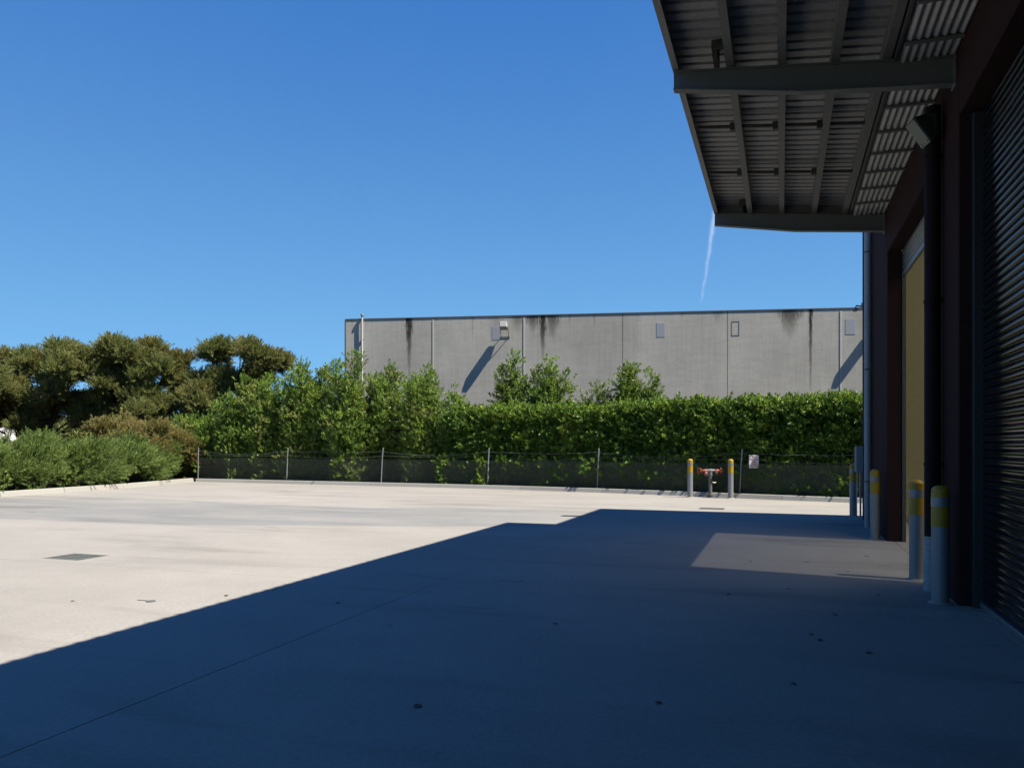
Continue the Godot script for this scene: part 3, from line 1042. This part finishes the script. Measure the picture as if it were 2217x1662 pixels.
func hedge_and_shrubs() -> void:
	var r := RandomNumberGenerator.new()
	r.seed = 77
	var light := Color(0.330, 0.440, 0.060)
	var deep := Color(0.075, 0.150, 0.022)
	# clipped hedge along the fence, in a thick wavy wall of leaves
	var h := thing("clipped_hedge", "long clipped glossy green hedge behind the chain link fence", "hedge", Vector3(-3, 0.1, -27.5))
	var o := h.position
	var wave := fnl(21, 0.55, 3)
	var places := []
	var x0 := 5.2; var x1 := -12.6
	for n in 7000:
		var f := r.randf()
		var x := lerpf(x0, x1, f)
		var base := fence_at(x).y - 0.42
		var q := r.randf()
		var depth := pow(r.randf(), 1.8) * 0.55
		var p: Vector3; var d: Vector3
		var topy := 2.86 + 0.20 * wave.get_noise_1d(x * 1.7) + 0.16 * wave.get_noise_1d(x * 6.0 + 40.0)
		var young := 0.0
		if q < 0.66:      # front
			var y := r.randf_range(0.08, topy)
			var bulge := 0.50 * wave.get_noise_2d(x * 2.1, y * 2.1) + 0.26 * wave.get_noise_2d(x * 5.0, y * 5.0 + 9.0)
			p = Vector3(x, y, base + bulge - depth - 0.05 * y)
			if y < 1.1 and r.randf() < 0.5: p.z += 0.22 * r.randf()
			d = Vector3(r.randfn() * 0.5, 0.45 + r.randfn() * 0.4, 1.0)
			young = smoothstep(-0.1, 0.5, wave.get_noise_2d(x * 1.4 + 70.0, y * 1.4)) * 0.85
		else:             # top
			p = Vector3(x, topy - depth * 0.5, base - r.randf() * 2.1)
			d = Vector3(r.randfn() * 0.4, 1.0, r.randfn() * 0.4)
			young = r.randf_range(0.4, 1.0)
		for j in 6:
			var e := Vector3(r.randfn(), r.randfn(), r.randfn()) * 0.10
			places.append([p + e - o, d + e * 4.0, r.randf_range(0.7, 1.2), tint(deep, light.lerp(deep, 1.0 - young), r, 0.25)])
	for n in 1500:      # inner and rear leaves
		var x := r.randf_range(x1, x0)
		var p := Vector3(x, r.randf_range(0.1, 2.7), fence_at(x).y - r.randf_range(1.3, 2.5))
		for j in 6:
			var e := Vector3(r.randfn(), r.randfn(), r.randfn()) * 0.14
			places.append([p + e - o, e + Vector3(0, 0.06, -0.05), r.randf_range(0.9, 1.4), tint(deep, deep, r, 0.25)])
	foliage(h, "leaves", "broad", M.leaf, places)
	var lines := []
	for i in 22:
		var x := lerpf(x0 - 0.3, x1 + 0.3, i / 21.0) + r.randf_range(-0.2, 0.2)
		var z := fence_at(x).y - 1.5
		lines.append([Vector3(x, 0.0, z) - o * Vector3(1, 0, 1), Vector3(x + r.randf_range(-0.2, 0.2), 1.2, z) - o * Vector3(1, 0, 1), Vector3(x + r.randf_range(-0.5, 0.5), 2.6, z) - o * Vector3(1, 0, 1)])
	stems(h, "stem", M.twig, lines, 0.05, 0.015)
	# dense dark core of twigs: crossing branches
	# taller unclipped shrubs: [x, z, width, height, leaders, label]
	var shr := [
		[-13.87, -29.60, 3.0, 4.75, 9, "tall leafy shrub standing just left of the clipped hedge"],
		[-15.93, -30.48, 2.3, 4.90, 7, "bushy green shrub between the dark wall stain and the fence"],
		[-17.18, -29.52, 3.0, 5.40, 9, "tallest green shrub under the left corner of the concrete building"],
		[-19.32, -30.37, 2.5, 4.90, 8, "green shrub just left of the concrete building's corner"],
		[-20.19, -30.07, 2.4, 5.25, 7, "spiky topped green shrub against the sky left of the building"],
		[-21.95, -30.31, 2.9, 4.75, 9, "green shrub with rounded top between the spiky shrub and the brown trees"],
		[-23.47, -30.32, 3.0, 4.60, 9, "bright green shrub overlapping the rightmost brown tree"],
		[-25.29, -30.65, 2.7, 3.50, 8, "low dark green shrub below the two headed brown tree"],
		[-26.70, -30.48, 2.4, 2.90, 7, "lowest green shrub by the yard corner, leftmost of the row"],
		[-10.20, -29.91, 1.5, 5.13, 5, "leafy shrub above the hedge below the wall floodlight, left one of two"],
		[-8.85, -29.95, 1.7, 4.90, 6, "leafy shrub above the hedge below the wall floodlight, right one of two"],
		[-6.76, -29.82, 1.4, 3.87, 5, "low loose shrub rising over the middle of the hedge"],
		[-5.40, -29.65, 1.1, 4.67, 4, "thin spiky shrub rising over the hedge against a wall joint"],
		[-4.60, -29.40, 0.7, 4.19, 3, "narrow bare stemmed shoot above the hedge, rightmost of all"],
	]
	var ya := Color(0.230, 0.330, 0.055); var yb := Color(0.095, 0.165, 0.028); var yo := Color(0.265, 0.285, 0.08)
	for s in shr:
		var t := thing("green_shrub", s[5], "shrub", Vector3(s[0], 0.1, s[1]), 0.0, "unclipped shrubs by the hedge")
		var pl := []
		var ln := []
		var big: bool = s[2] > 1.8
		for k in s[4]:
			var ang: float = TAU * k / s[4] + r.randf()
			var rad: float = s[2] * 0.5 * sqrt((k + 0.35) / s[4])
			var foot := Vector3(cos(ang) * 0.15, 0, sin(ang) * 0.15)
			var head := Vector3(cos(ang) * rad, s[3] * r.randf_range(0.78, 1.0) * (1.0 - 0.14 * rad / s[2]), sin(ang) * rad)
			if k == 0: head = Vector3(r.randf_range(-0.15, 0.15), s[3], 0.0)
			var knee := Vector3(head.x * 0.75, head.y * 0.5, head.z * 0.75)
			ln.append([foot, knee, head])
			var steps := int(head.y * 5.0)
			for i in steps:
				var f := float(i) / steps
				if f < 0.03 and not big: continue
				var c := knee.lerp(head, (f - 0.5) * 2.0) if f > 0.5 else foot.lerp(knee, f * 2.0)
				var wd := lerpf(0.85 if big else 0.45, 0.12, pow(f, 2.0)) * (0.75 + 0.5 * r.randf())
				lobe_places(pl, c, Vector3(wd, 0.30, wd), 8 if f < 0.7 else 4, 6, 0.22, yb, ya if r.randf() < 0.75 else yo, r, Vector3(0.25, 0.45, 0), 0.95)
		foliage(t, "crown", "broad", M.leaf, pl)
		stems(t, "trunk", M.twig, ln, 0.045, 0.008)
	# feathery shrubs behind the left kerb
	var fa := Color(0.225, 0.300, 0.080); var fb := Color(0.085, 0.135, 0.032)
	var fs := [
		[-24.6, -16.9, 2.3, 1.95, "feathery green shrub at the left edge behind the kerb"],
		[-25.0, -19.6, 2.3, 1.85, "feathery green shrub behind the left kerb, second from the picture's left edge"],
		[-25.2, -22.3, 2.5, 1.85, "feathery green shrub in the middle of the row on the left kerb"],
		[-25.6, -25.0, 2.3, 1.8, "feathery green shrub behind the left kerb, second from the yard corner"],
		[-26.6, -27.6, 1.7, 2.05, "upright feathery shrub nearest the yard corner"],
		[-24.0, -14.2, 2.2, 1.9, "feathery shrub on the left kerb mostly outside the picture"],
	]
	for s in fs:
		var t := thing("feathery_shrub", s[4], "shrub", Vector3(s[0], 0.1, s[1]), 0.0, "feathery shrubs behind the left kerb")
		var pl := []
		for k in 17:
			var a := r.randf() * TAU
			var q: float = sqrt(r.randf()) * s[2] * 0.55
			var hh: float = s[3] * r.randf_range(0.35, 0.84)
			var c := Vector3(cos(a) * q, hh - 0.1, sin(a) * q)
			lobe_places(pl, c, Vector3(0.52, 0.36, 0.52), 24, 7, 0.17, fb, fa, r, Vector3(0.7, 0.1, 0.2), 0.9)
		for k in 10:
			var a := r.randf() * TAU
			lobe_places(pl, Vector3(cos(a) * s[2] * 0.55, r.randf_range(0.25, 0.7), sin(a) * s[2] * 0.55), Vector3(0.5, 0.35, 0.5), 16, 6, 0.22, fb, fa, r, Vector3(0.7, 0.1, 0.2), 0.9)
		foliage(t, "crown", "feather", M.fine_leaf, pl)
		var ln := []
		for k in 5:
			var a := TAU * k / 5.0
			ln.append([Vector3(cos(a) * 0.1, 0, sin(a) * 0.1), Vector3(cos(a) * 0.4, s[3] * 0.5, sin(a) * 0.4), Vector3(cos(a) * 0.7, s[3] * 0.85, sin(a) * 0.7)])
		stems(t, "trunk", M.twig, ln, 0.05, 0.01)

func trees() -> void:
	var r := RandomNumberGenerator.new()
	r.seed = 1234
	var ga := Color(0.225, 0.255, 0.078); var gb := Color(0.115, 0.135, 0.040); var rust := Color(0.340, 0.235, 0.085)
	# lobes [across, height, radius] in metres, as seen from the yard
	var T := [
		[Vector3(-38.6, 0, -31.15), "olive brown tree cut off by the picture's left edge", [[-0.7, 6.2, 1.0], [0.3, 6.0, 0.7], [-0.2, 5.1, 1.1], [-1.5, 5.2, 1.3], [-0.6, 3.4, 1.3], [-1.9, 3.6, 1.5], [0.6, 3.2, 0.8]]],
		[Vector3(-37.3, 0, -31.6), "tall olive brown tree with forked trunk, second from left", [[1.3, 6.6, 1.0], [0.6, 6.5, 0.8], [2.0, 6.4, 0.8], [0.35, 5.9, 1.15], [2.3, 5.7, 1.1], [0.8, 4.8, 1.3], [2.6, 4.4, 1.1], [0.0, 4.1, 1.0], [1.7, 3.5, 1.25], [2.9, 3.2, 0.9], [-0.7, 3.2, 1.1]]],
		[Vector3(-33.4, 0, -32.9), "broad rust tinged tree in the middle of the tree row", [[0.2, 6.5, 1.0], [1.45, 6.7, 0.85], [-0.6, 6.4, 0.7], [2.4, 6.2, 0.8], [-0.65, 6.0, 1.0], [1.95, 5.8, 1.1], [0.7, 5.2, 1.25], [-0.3, 4.7, 1.0], [2.7, 4.8, 1.1], [1.2, 4.0, 1.25], [2.2, 3.3, 1.1], [3.2, 4.0, 1.0], [-0.9, 3.5, 0.7]]],
		[Vector3(-28.9, 0, -34.5), "brown tinged tree with two rounded heads beside the green shrubs", [[0.6, 6.6, 1.0], [-0.15, 6.75, 0.6], [2.5, 6.5, 1.1], [3.35, 6.2, 0.7], [1.85, 5.7, 1.0], [0.35, 5.2, 1.1], [-0.65, 4.7, 1.1], [1.35, 4.95, 1.0], [-0.1, 3.7, 1.1], [0.9, 3.3, 1.0], [-0.9, 3.0, 1.0], [2.2, 4.4, 0.9]]],
		[Vector3(-28.1, 0, -28.4), "low rusty brown bush in front of the tall trees", [[-0.3, 1.9, 1.0], [0.9, 1.65, 0.95], [-1.4, 2.0, 0.9], [0.2, 1.0, 1.0], [1.9, 1.2, 0.8]]],
	]
	for i in T.size():
		var t := thing("bushy_tree" if i < 4 else "brown_bush", T[i][1], "tree" if i < 4 else "bush", T[i][0] + Vector3(0, 0.1, 0), YAW, "brown tinged trees beyond the left kerb" if i < 4 else "")
		var pl := []
		var ln := []
		var fork := Vector3(0.1, 1.9, 0) if i < 4 else Vector3(0, 0.3, 0)
		var k := 0
		for l in T[i][2]:
			var c := Vector3(l[0], l[1], r.randf_range(-1.2, 1.2) if i < 4 else r.randf_range(-0.5, 0.5))
			var R: float = l[2] * (0.84 if i < 4 else 0.95)
			c.y = c.y * 0.965 if i < 4 else c.y
			var warm := r.randf_range(0.0, 0.42) if i != 4 else 0.8
			for q in 5:      # each head is a cluster of flattened pads
				var oc := c + Vector3(clampf(r.randfn(), -1.5, 1.5) * 0.55, clampf(r.randfn(), -1.3, 1.1) * 0.42, r.randfn() * 0.6) * R
				var pr := R * r.randf_range(0.42, 0.62)
				lobe_places(pl, oc, Vector3(pr, pr * 0.55, pr), int(30 * R), 9, 0.25, gb, ga.lerp(rust, clampf(warm + r.randf_range(-0.3, 0.3), 0.0, 1.0)), r, Vector3(0.15, 0.25, 0), 0.95)
			var start := fork.lerp(Vector3(l[0] * 0.35, minf(l[1] * 0.6, 3.4), c.z * 0.3), 0.3 + 0.6 * float(k % 3) / 2.0)
			ln.append([start, start.lerp(c, 0.5) + Vector3(r.randf_range(-0.25, 0.25), -0.15, 0), c + Vector3(0, R * 0.3, 0)])
			for b in 3:
				var e := c + Vector3(r.randfn(), absf(r.randfn()), r.randfn()).normalized() * R * 0.85
				ln.append([start.lerp(c, 0.55), (start.lerp(c, 0.6) + e) * 0.5 + Vector3(0, -0.08, 0), e])
			k += 1
		foliage(t, "crown", "fine", M.fine_leaf, pl)
		if i < 4:
			var st := begin()
			tube(st, [Vector3(0, -0.1, 0), Vector3(0.05, 0.9, 0), fork, Vector3(0.5, 3.2, 0), Vector3(0.7, 4.8, 0)], [0.20, 0.16, 0.14, 0.10, 0.05], 10)
			part("trunk", done(st), M.bark, t)
		stems(t, "branch", M.bark, ln, 0.055, 0.012)
	# far-off belt of scrub closing the view under the trees, and a pale shed glimpsed through it
	var belt := thing("distant_scrub", "dark distant scrub seen in gaps under the brown trees", "scrub", Vector3(-52, 0, -52))
	belt.set_meta("kind", "stuff")
	var pl := []
	for n in 46:
		var f := n / 45.0
		var c := Vector3(lerpf(-26.0, 34.0, f), r.randf_range(0.8, 2.6), lerpf(13.0, -17.0, f) + r.randf_range(-2, 2))
		lobe_places(pl, c, Vector3(1.9, 1.1, 1.9), 30, 8, 0.8, gb, ga, r, Vector3.ZERO, 2.6)
	foliage(belt, "crown", "fine", M.fine_leaf, pl)
	var sh := thing("pale_shed", "pale shed glimpsed through the trees at the far left", "shed", Vector3(-66, 0, -44), 0.9)
	panel(sh, "wall", Vector3(-7, -0.1, -4), Vector3(7, 3.6, 4), M.far_white)
	var st2 := begin()
	prism(st2, [Vector3(-7.3, 3.602, -4.3), Vector3(-7.3, 3.602, 4.3), Vector3(-7.3, 5.2, 0)], Vector3(14.6, 0, 0))
	part("roof", done(st2), M.far_roof, sh)
	for x in [-4.0, 0.0, 4.0]:
		panel(sh, "window", Vector3(x - 0.7, 1.1, 4.004), Vector3(x + 0.7, 2.3, 4.03), M.glass, 0.004)

# ---------------------------------------------------------------- street furniture
func bollards() -> void:
	var spots := [
		[Vector3(1.53, 0, -8.98), "yellow topped bollard nearest the camera beside the closed roller door"],
		[Vector3(1.53, 0, -10.46), "yellow topped bollard on the near side of the open doorway"],
		[Vector3(1.52, 0, -14.75), "yellow topped bollard on the far side of the open doorway"],
		[Vector3(1.55, 0, -19.45), "yellow topped bollard at the far corner of the brown warehouse"],
		[Vector3(-1.47, 0, -24.85), "sunlit yellow topped bollard on the right of the fire booster, nearest the parking sign"],
		[Vector3(-2.69, 0, -24.9), "sunlit yellow topped bollard on the left of the fire booster"],
	]
	var proto: Node3D
	for i in spots.size():
		var b: Node3D
		if i == 0:
			b = thing("bollard", spots[i][1], "bollard", spots[i][0], 0.0, "yellow topped steel bollards")
			var R := 0.082
			var st := begin()
			lathe(st, [[0.0, -0.02], [R, -0.02], [R, 0.78]], 28)
			part("post", done(st), M.galv, b)
			for e in [["paint", 0.78, 0.985, M.yellow, 0.0012], ["reflective_band", 0.985, 1.08, M.band, 0.0025], ["paint", 1.08, 1.135, M.yellow, 0.0012]]:
				st = begin()
				lathe(st, [[R - 0.01, e[1]], [R + e[4], e[1]], [R + e[4], e[2]], [R - 0.01, e[2]]], 28)
				part(e[0], done(st), e[3], b)
			st = begin()
			st.set_smooth_group(2)
			var prof := [[R - 0.001, 1.135]]
			for k in 7:
				var a := PI * 0.5 * k / 6.0
				prof.append([R * cos(a) if k < 6 else 0.0, 1.145 + 0.055 * sin(a)])
			lathe(st, prof, 28)
			part("cap", done(st), M.yellow, b)
			st = begin()
			lathe(st, [[0.0, 0.003], [R + 0.03, 0.003], [R + 0.025, 0.012], [R, 0.016]], 28)
			part("grout", done(st), M.kerb, b)
			proto = b
		else:
			b = proto.duplicate()
			b.name = numbered("bollard")
			add_child(b)
			b.position = spots[i][0]
			b.rotation.y = i * 1.7
			b.set_meta("label", spots[i][1])

func hydrant() -> void:
	var h := thing("fire_booster", "grey pipe fire booster with red hand wheels between two bollards", "hydrant", Vector3(-2.10, 0, -25.15), YAW)
	var st := begin()
	lathe(st, [[0.0, 0.0], [0.115, 0.0], [0.115, 0.022], [0.06, 0.03], [0.06, 0.05], [0.10, 0.055], [0.10, 0.085], [0.056, 0.09], [0.056, 0.66], [0.066, 0.67], [0.066, 0.70], [0.0, 0.70]], 18)
	part("riser", done(st), M.galv_dull, h)
	for k in 6:
		st = begin()
		lathe(st, [[0.0, 0.02], [0.012, 0.02], [0.012, 0.04], [0.0, 0.04]], 6, Vector3(cos(k * TAU / 6) * 0.092, 0, sin(k * TAU / 6) * 0.092))
		part("bolt", done(st), M.dark_steel, h)
	st = begin()
	lathe(st, [[0.0, -0.15], [0.055, -0.15], [0.06, -0.05], [0.07, 0.0], [0.06, 0.05], [0.055, 0.15], [0.0, 0.15]], 16, Vector3(0, 0.82, 0), Basis(Vector3.FORWARD, PI / 2))
	lathe(st, [[0.066, 0.69], [0.07, 0.72], [0.062, 0.80]], 16)
	part("tee_head", done(st), M.galv_dull, h)
	for s in [-1.0, 1.0]:
		st = begin()     # valve body and outlet towards the yard
		lathe(st, [[0.0, -0.07], [0.05, -0.07], [0.058, 0.0], [0.05, 0.07], [0.0, 0.07]], 14, Vector3(0.19 * s, 0.82, 0.01), Basis(Vector3.FORWARD, PI / 2))
		tube(st, [Vector3(0.17 * s, 0.81, 0.0), Vector3(0.16 * s, 0.74, 0.12)], [0.04], 12)
		var v := part("valve", done(st), M.red, h)
		st = begin()
		tube(st, [Vector3(0.16 * s, 0.745, 0.11), Vector3(0.155 * s, 0.715, 0.165)], [0.055], 14)
		part("outlet_cap", done(st), M.pink if s < 0 else M.black, v)
		st = begin()     # hand wheel: rim, spokes, spindle
		var c := Vector3(0.345 * s, 0.82, 0.01)
		var rim := []
		for k in 19:
			var a := TAU * k / 18.0
			rim.append(c + Vector3(0.02 * s * 0.0 + cos(a) * 0.055, sin(a) * 0.085, sin(a + PI / 2) * -0.05 * s))
		tube(st, rim, [0.013], 7, false)
		for k in 3:
			var a := TAU * k / 3.0
			tube(st, [c, c + Vector3(cos(a) * 0.055, sin(a) * 0.085, sin(a + PI / 2) * -0.05 * s)], [0.008], 5)
		tube(st, [Vector3(0.22 * s, 0.82, 0.01), c + Vector3(0.02 * s, 0, 0)], [0.014], 8)
		part("hand_wheel", done(st), M.orange, v)
	st = begin()
	tube(st, [Vector3(0.04, 0.47, 0.03), Vector3(0.13, 0.45, 0.05), Vector3(0.17, 0.47, 0.05)], [0.02, 0.022, 0.014], 8)
	part("drain_cock", done(st), M.brass, h)

func wall_fittings() -> void:
	# floodlight bracketed off the dark downpipe
	var f := thing("floodlight", "grey green floodlight on the dark downpipe under the canopy", "floodlight", Vector3(1.47, 5.02, -9.66), 0.0)
	var tilt := Basis(Vector3.UP, 0.25) * Basis(Vector3.BACK, -0.95)
	var st := begin()
	prism(st, rounded([[-0.17, -0.05], [0.17, -0.05], [0.12, 0.08], [-0.12, 0.08]], -0.12), Vector3(0, 0, 0.24))
	part("housing", done(st), M.black, f, Vector3(0.0, 0.05, 0.0), tilt)
	st = begin()
	box(st, Vector3(0, -0.055, 0), Vector3(0.31, 0.012, 0.21), 0.004)
	part("lens", done(st), M.lamp_green, f, Vector3(0.0, 0.05, 0.0), tilt)
	for s in [-1.0, 1.0]:
		st = begin()
		tube(st, [Vector3(0.10, 0.0, 0.02), Vector3(0.06, 0.03, 0.135 * s), Vector3(0.0, 0.05, 0.135 * s)], [0.011], 6)
		part("yoke", done(st), M.black, f)
	st = begin()
	box(st, Vector3(0.09, 0.10, 0.0), Vector3(0.10, 0.22, 0.20), 0.02)
	part("control_gear", done(st), M.black, f)
	for z in [-0.07, 0.07]:
		st = begin()
		box(st, Vector3(0.12, -0.065, z), Vector3(0.03, 0.014, 0.02), 0.003)
		part("clip", done(st), M.lamp_white, f, Vector3(0.0, 0.05, 0.0), tilt)
	# security camera on the far corner
	var c := thing("security_camera", "small security camera on the far corner of the brown warehouse", "camera", Vector3(1.63, 4.62, -18.72))
	st = begin()
	box(st, Vector3(0.035, 0.03, 0), Vector3(0.03, 0.14, 0.10), 0.004)
	part("mounting_plate", done(st), M.lamp_white, c)
	st = begin()
	tube(st, [Vector3(0.03, 0.03, 0), Vector3(-0.08, 0.05, 0.0), Vector3(-0.10, -0.01, 0)], [0.016], 8)
	part("arm", done(st), M.dark_steel, c)
	st = begin()
	tube(st, [Vector3(-0.07, -0.02, -0.06), Vector3(-0.12, -0.05, 0.06), Vector3(-0.135, -0.06, 0.10)], [0.042, 0.042, 0.036], 14)
	part("housing", done(st), M.lamp_white, c)
	st = begin()
	tube(st, [Vector3(-0.133, -0.059, 0.096), Vector3(-0.136, -0.061, 0.106)], [0.028], 12)
	part("lens", done(st), M.lens, c)
	# meter box near the corner
	var m := thing("meter_box", "pale grey metal meter box on the far end of the brown wall", "box", Vector3(1.675, 1.03, -18.62))
	st = begin()
	box(st, Vector3(-0.075, 0.28, 0), Vector3(0.145, 0.56, 0.34), 0.01)
	part("case", done(st), M.box_grey, m)
	st = begin()
	box(st, Vector3(-0.151, 0.28, 0), Vector3(0.01, 0.52, 0.30), 0.003)
	part("door", done(st), M.box_grey, m)
	st = begin()
	tube(st, [Vector3(-0.05, 0.0, 0), Vector3(-0.05, -0.95, 0)], [0.02], 8)
	part("conduit", done(st), M.pvc, m)

func rounded(pts: Array, z: float) -> Array:
	# the outline with each corner cut by 15 mm
	var o := []
	for i in pts.size():
		var p := Vector2(pts[i][0], pts[i][1])
		var a := Vector2(pts[i - 1][0], pts[i - 1][1])
		var b := Vector2(pts[(i + 1) % pts.size()][0], pts[(i + 1) % pts.size()][1])
		for q in [p + (a - p).normalized() * 0.02, p + (b - p).normalized() * 0.02]: o.append(Vector3(q.x, q.y, z))
	return o

func ground_bits() -> void:
	# drain grates set in the slab
	var G := [[Rect2(-9.97, -8.94, 0.67, 0.54), "square steel drain grate in the sunlit concrete on the left"], [Rect2(-2.0, -20.83, 0.63, 0.56), "drain grate in the concrete in front of the fire booster"], [Rect2(-4.78, -17.55, 0.5, 0.34), "small drain cover at the edge of the warehouse shadow"]]
	for e in G:
		var r: Rect2 = e[0]
		var c := r.get_center()
		var t := thing("drain_grate", e[1], "drain", Vector3(c.x, 0, c.y), 0.0, "drain grates in the yard")
		var st := begin()
		box(st, Vector3(0, -0.024, 0), Vector3(r.size.x - 0.01, 0.008, r.size.y - 0.01))
		part("pit", done(st), M.pit, t)
		st = begin()
		for s in [-1.0, 1.0]:
			box(st, Vector3(0, -0.008, s * (r.size.y * 0.5 - 0.017)), Vector3(r.size.x - 0.012, 0.02, 0.022), 0.002)
			box(st, Vector3(s * (r.size.x * 0.5 - 0.017), -0.008, 0), Vector3(0.022, 0.02, r.size.y - 0.058), 0.002)
		part("frame", done(st), M.grate, t)
		var n := int((r.size.x - 0.06) / 0.028)
		var bar := boxm(Vector3(0.011, 0.016, r.size.y - 0.06), 0.001)
		for i in n:
			part("bar", bar, M.grate, t, Vector3(-r.size.x * 0.5 + 0.042 + i * 0.028, -0.009, 0))
		var cross := boxm(Vector3(r.size.x - 0.058, 0.006, 0.01))
		for k in 3:
			part("cross_bar", cross, M.grate, t, Vector3(0, 0.001, (k - 1) * r.size.y * 0.25))
	# round marker plate in the slab
	var mk := thing("survey_marker", "small round metal plate in the sunlit concrete", "marker", Vector3(-6.14, 0, -6.43))
	var s := begin()
	lathe(s, [[0.0, 0.004], [0.05, 0.004], [0.05, 0.005], [0.045, 0.008], [0.0, 0.008]], 16)
	part("plate", done(s), M.galv_dull, mk)
	s = begin()
	box(s, Vector3(-0.12, 0.004, -0.01), Vector3(0.13, 0.004, 0.012), 0.001)
	part("tail", done(s), M.grate, mk)
	# dead leaves
	var r2 := RandomNumberGenerator.new()
	r2.seed = 52
	var st := begin()
	var L := 0.05
	for k in 4:
		var t0 := k / 4.0; var t1 := (k + 1) / 4.0
		for sgn in [-1.0, 1.0]:
			var w0: float = sin(PI * t0) * 0.019 * sgn; var w1: float = sin(PI * t1) * 0.019 * sgn
			var a := Vector3(0, 0.004 * sin(t0 * 2.5), L * t0); var b := Vector3(0, 0.004 * sin(t1 * 2.5), L * t1)
			quad(st, a, a + Vector3(w0, 0.002, 0), b + Vector3(w1, 0.002, 0), b)
	var leaf := done(st)
	var spots := [Vector2(0.05, -9.3), Vector2(0.95, -9.2), Vector2(-0.55, -8.7), Vector2(0.25, -7.1), Vector2(0.30, -6.9), Vector2(0.62, -6.6), Vector2(0.5, -8.0), Vector2(-0.4, -11.3), Vector2(0.3, -11.5), Vector2(0.8, -10.9), Vector2(-2.4, -9.2), Vector2(-1.9, -6.8), Vector2(-2.1, -4.4), Vector2(-0.7, -4.9), Vector2(-4.3, -7.0), Vector2(-5.3, -7.4), Vector2(-5.6, -6.9), Vector2(-6.9, -6.2), Vector2(0.1, -5.6), Vector2(1.2, -12.4), Vector2(-1.2, -12.2)]
	for p in spots:
		var o := part(numbered("dead_leaf"), leaf, M.dry, self, Vector3(p.x, 0.003, p.y), Basis(Vector3.UP, r2.randf() * TAU).scaled(Vector3.ONE * r2.randf_range(0.8, 1.5)))
		o.set_meta("label", "small dark dead leaf lying on the concrete yard")
		o.set_meta("category", "leaf")
		o.set_meta("group", "dead leaves on the concrete")
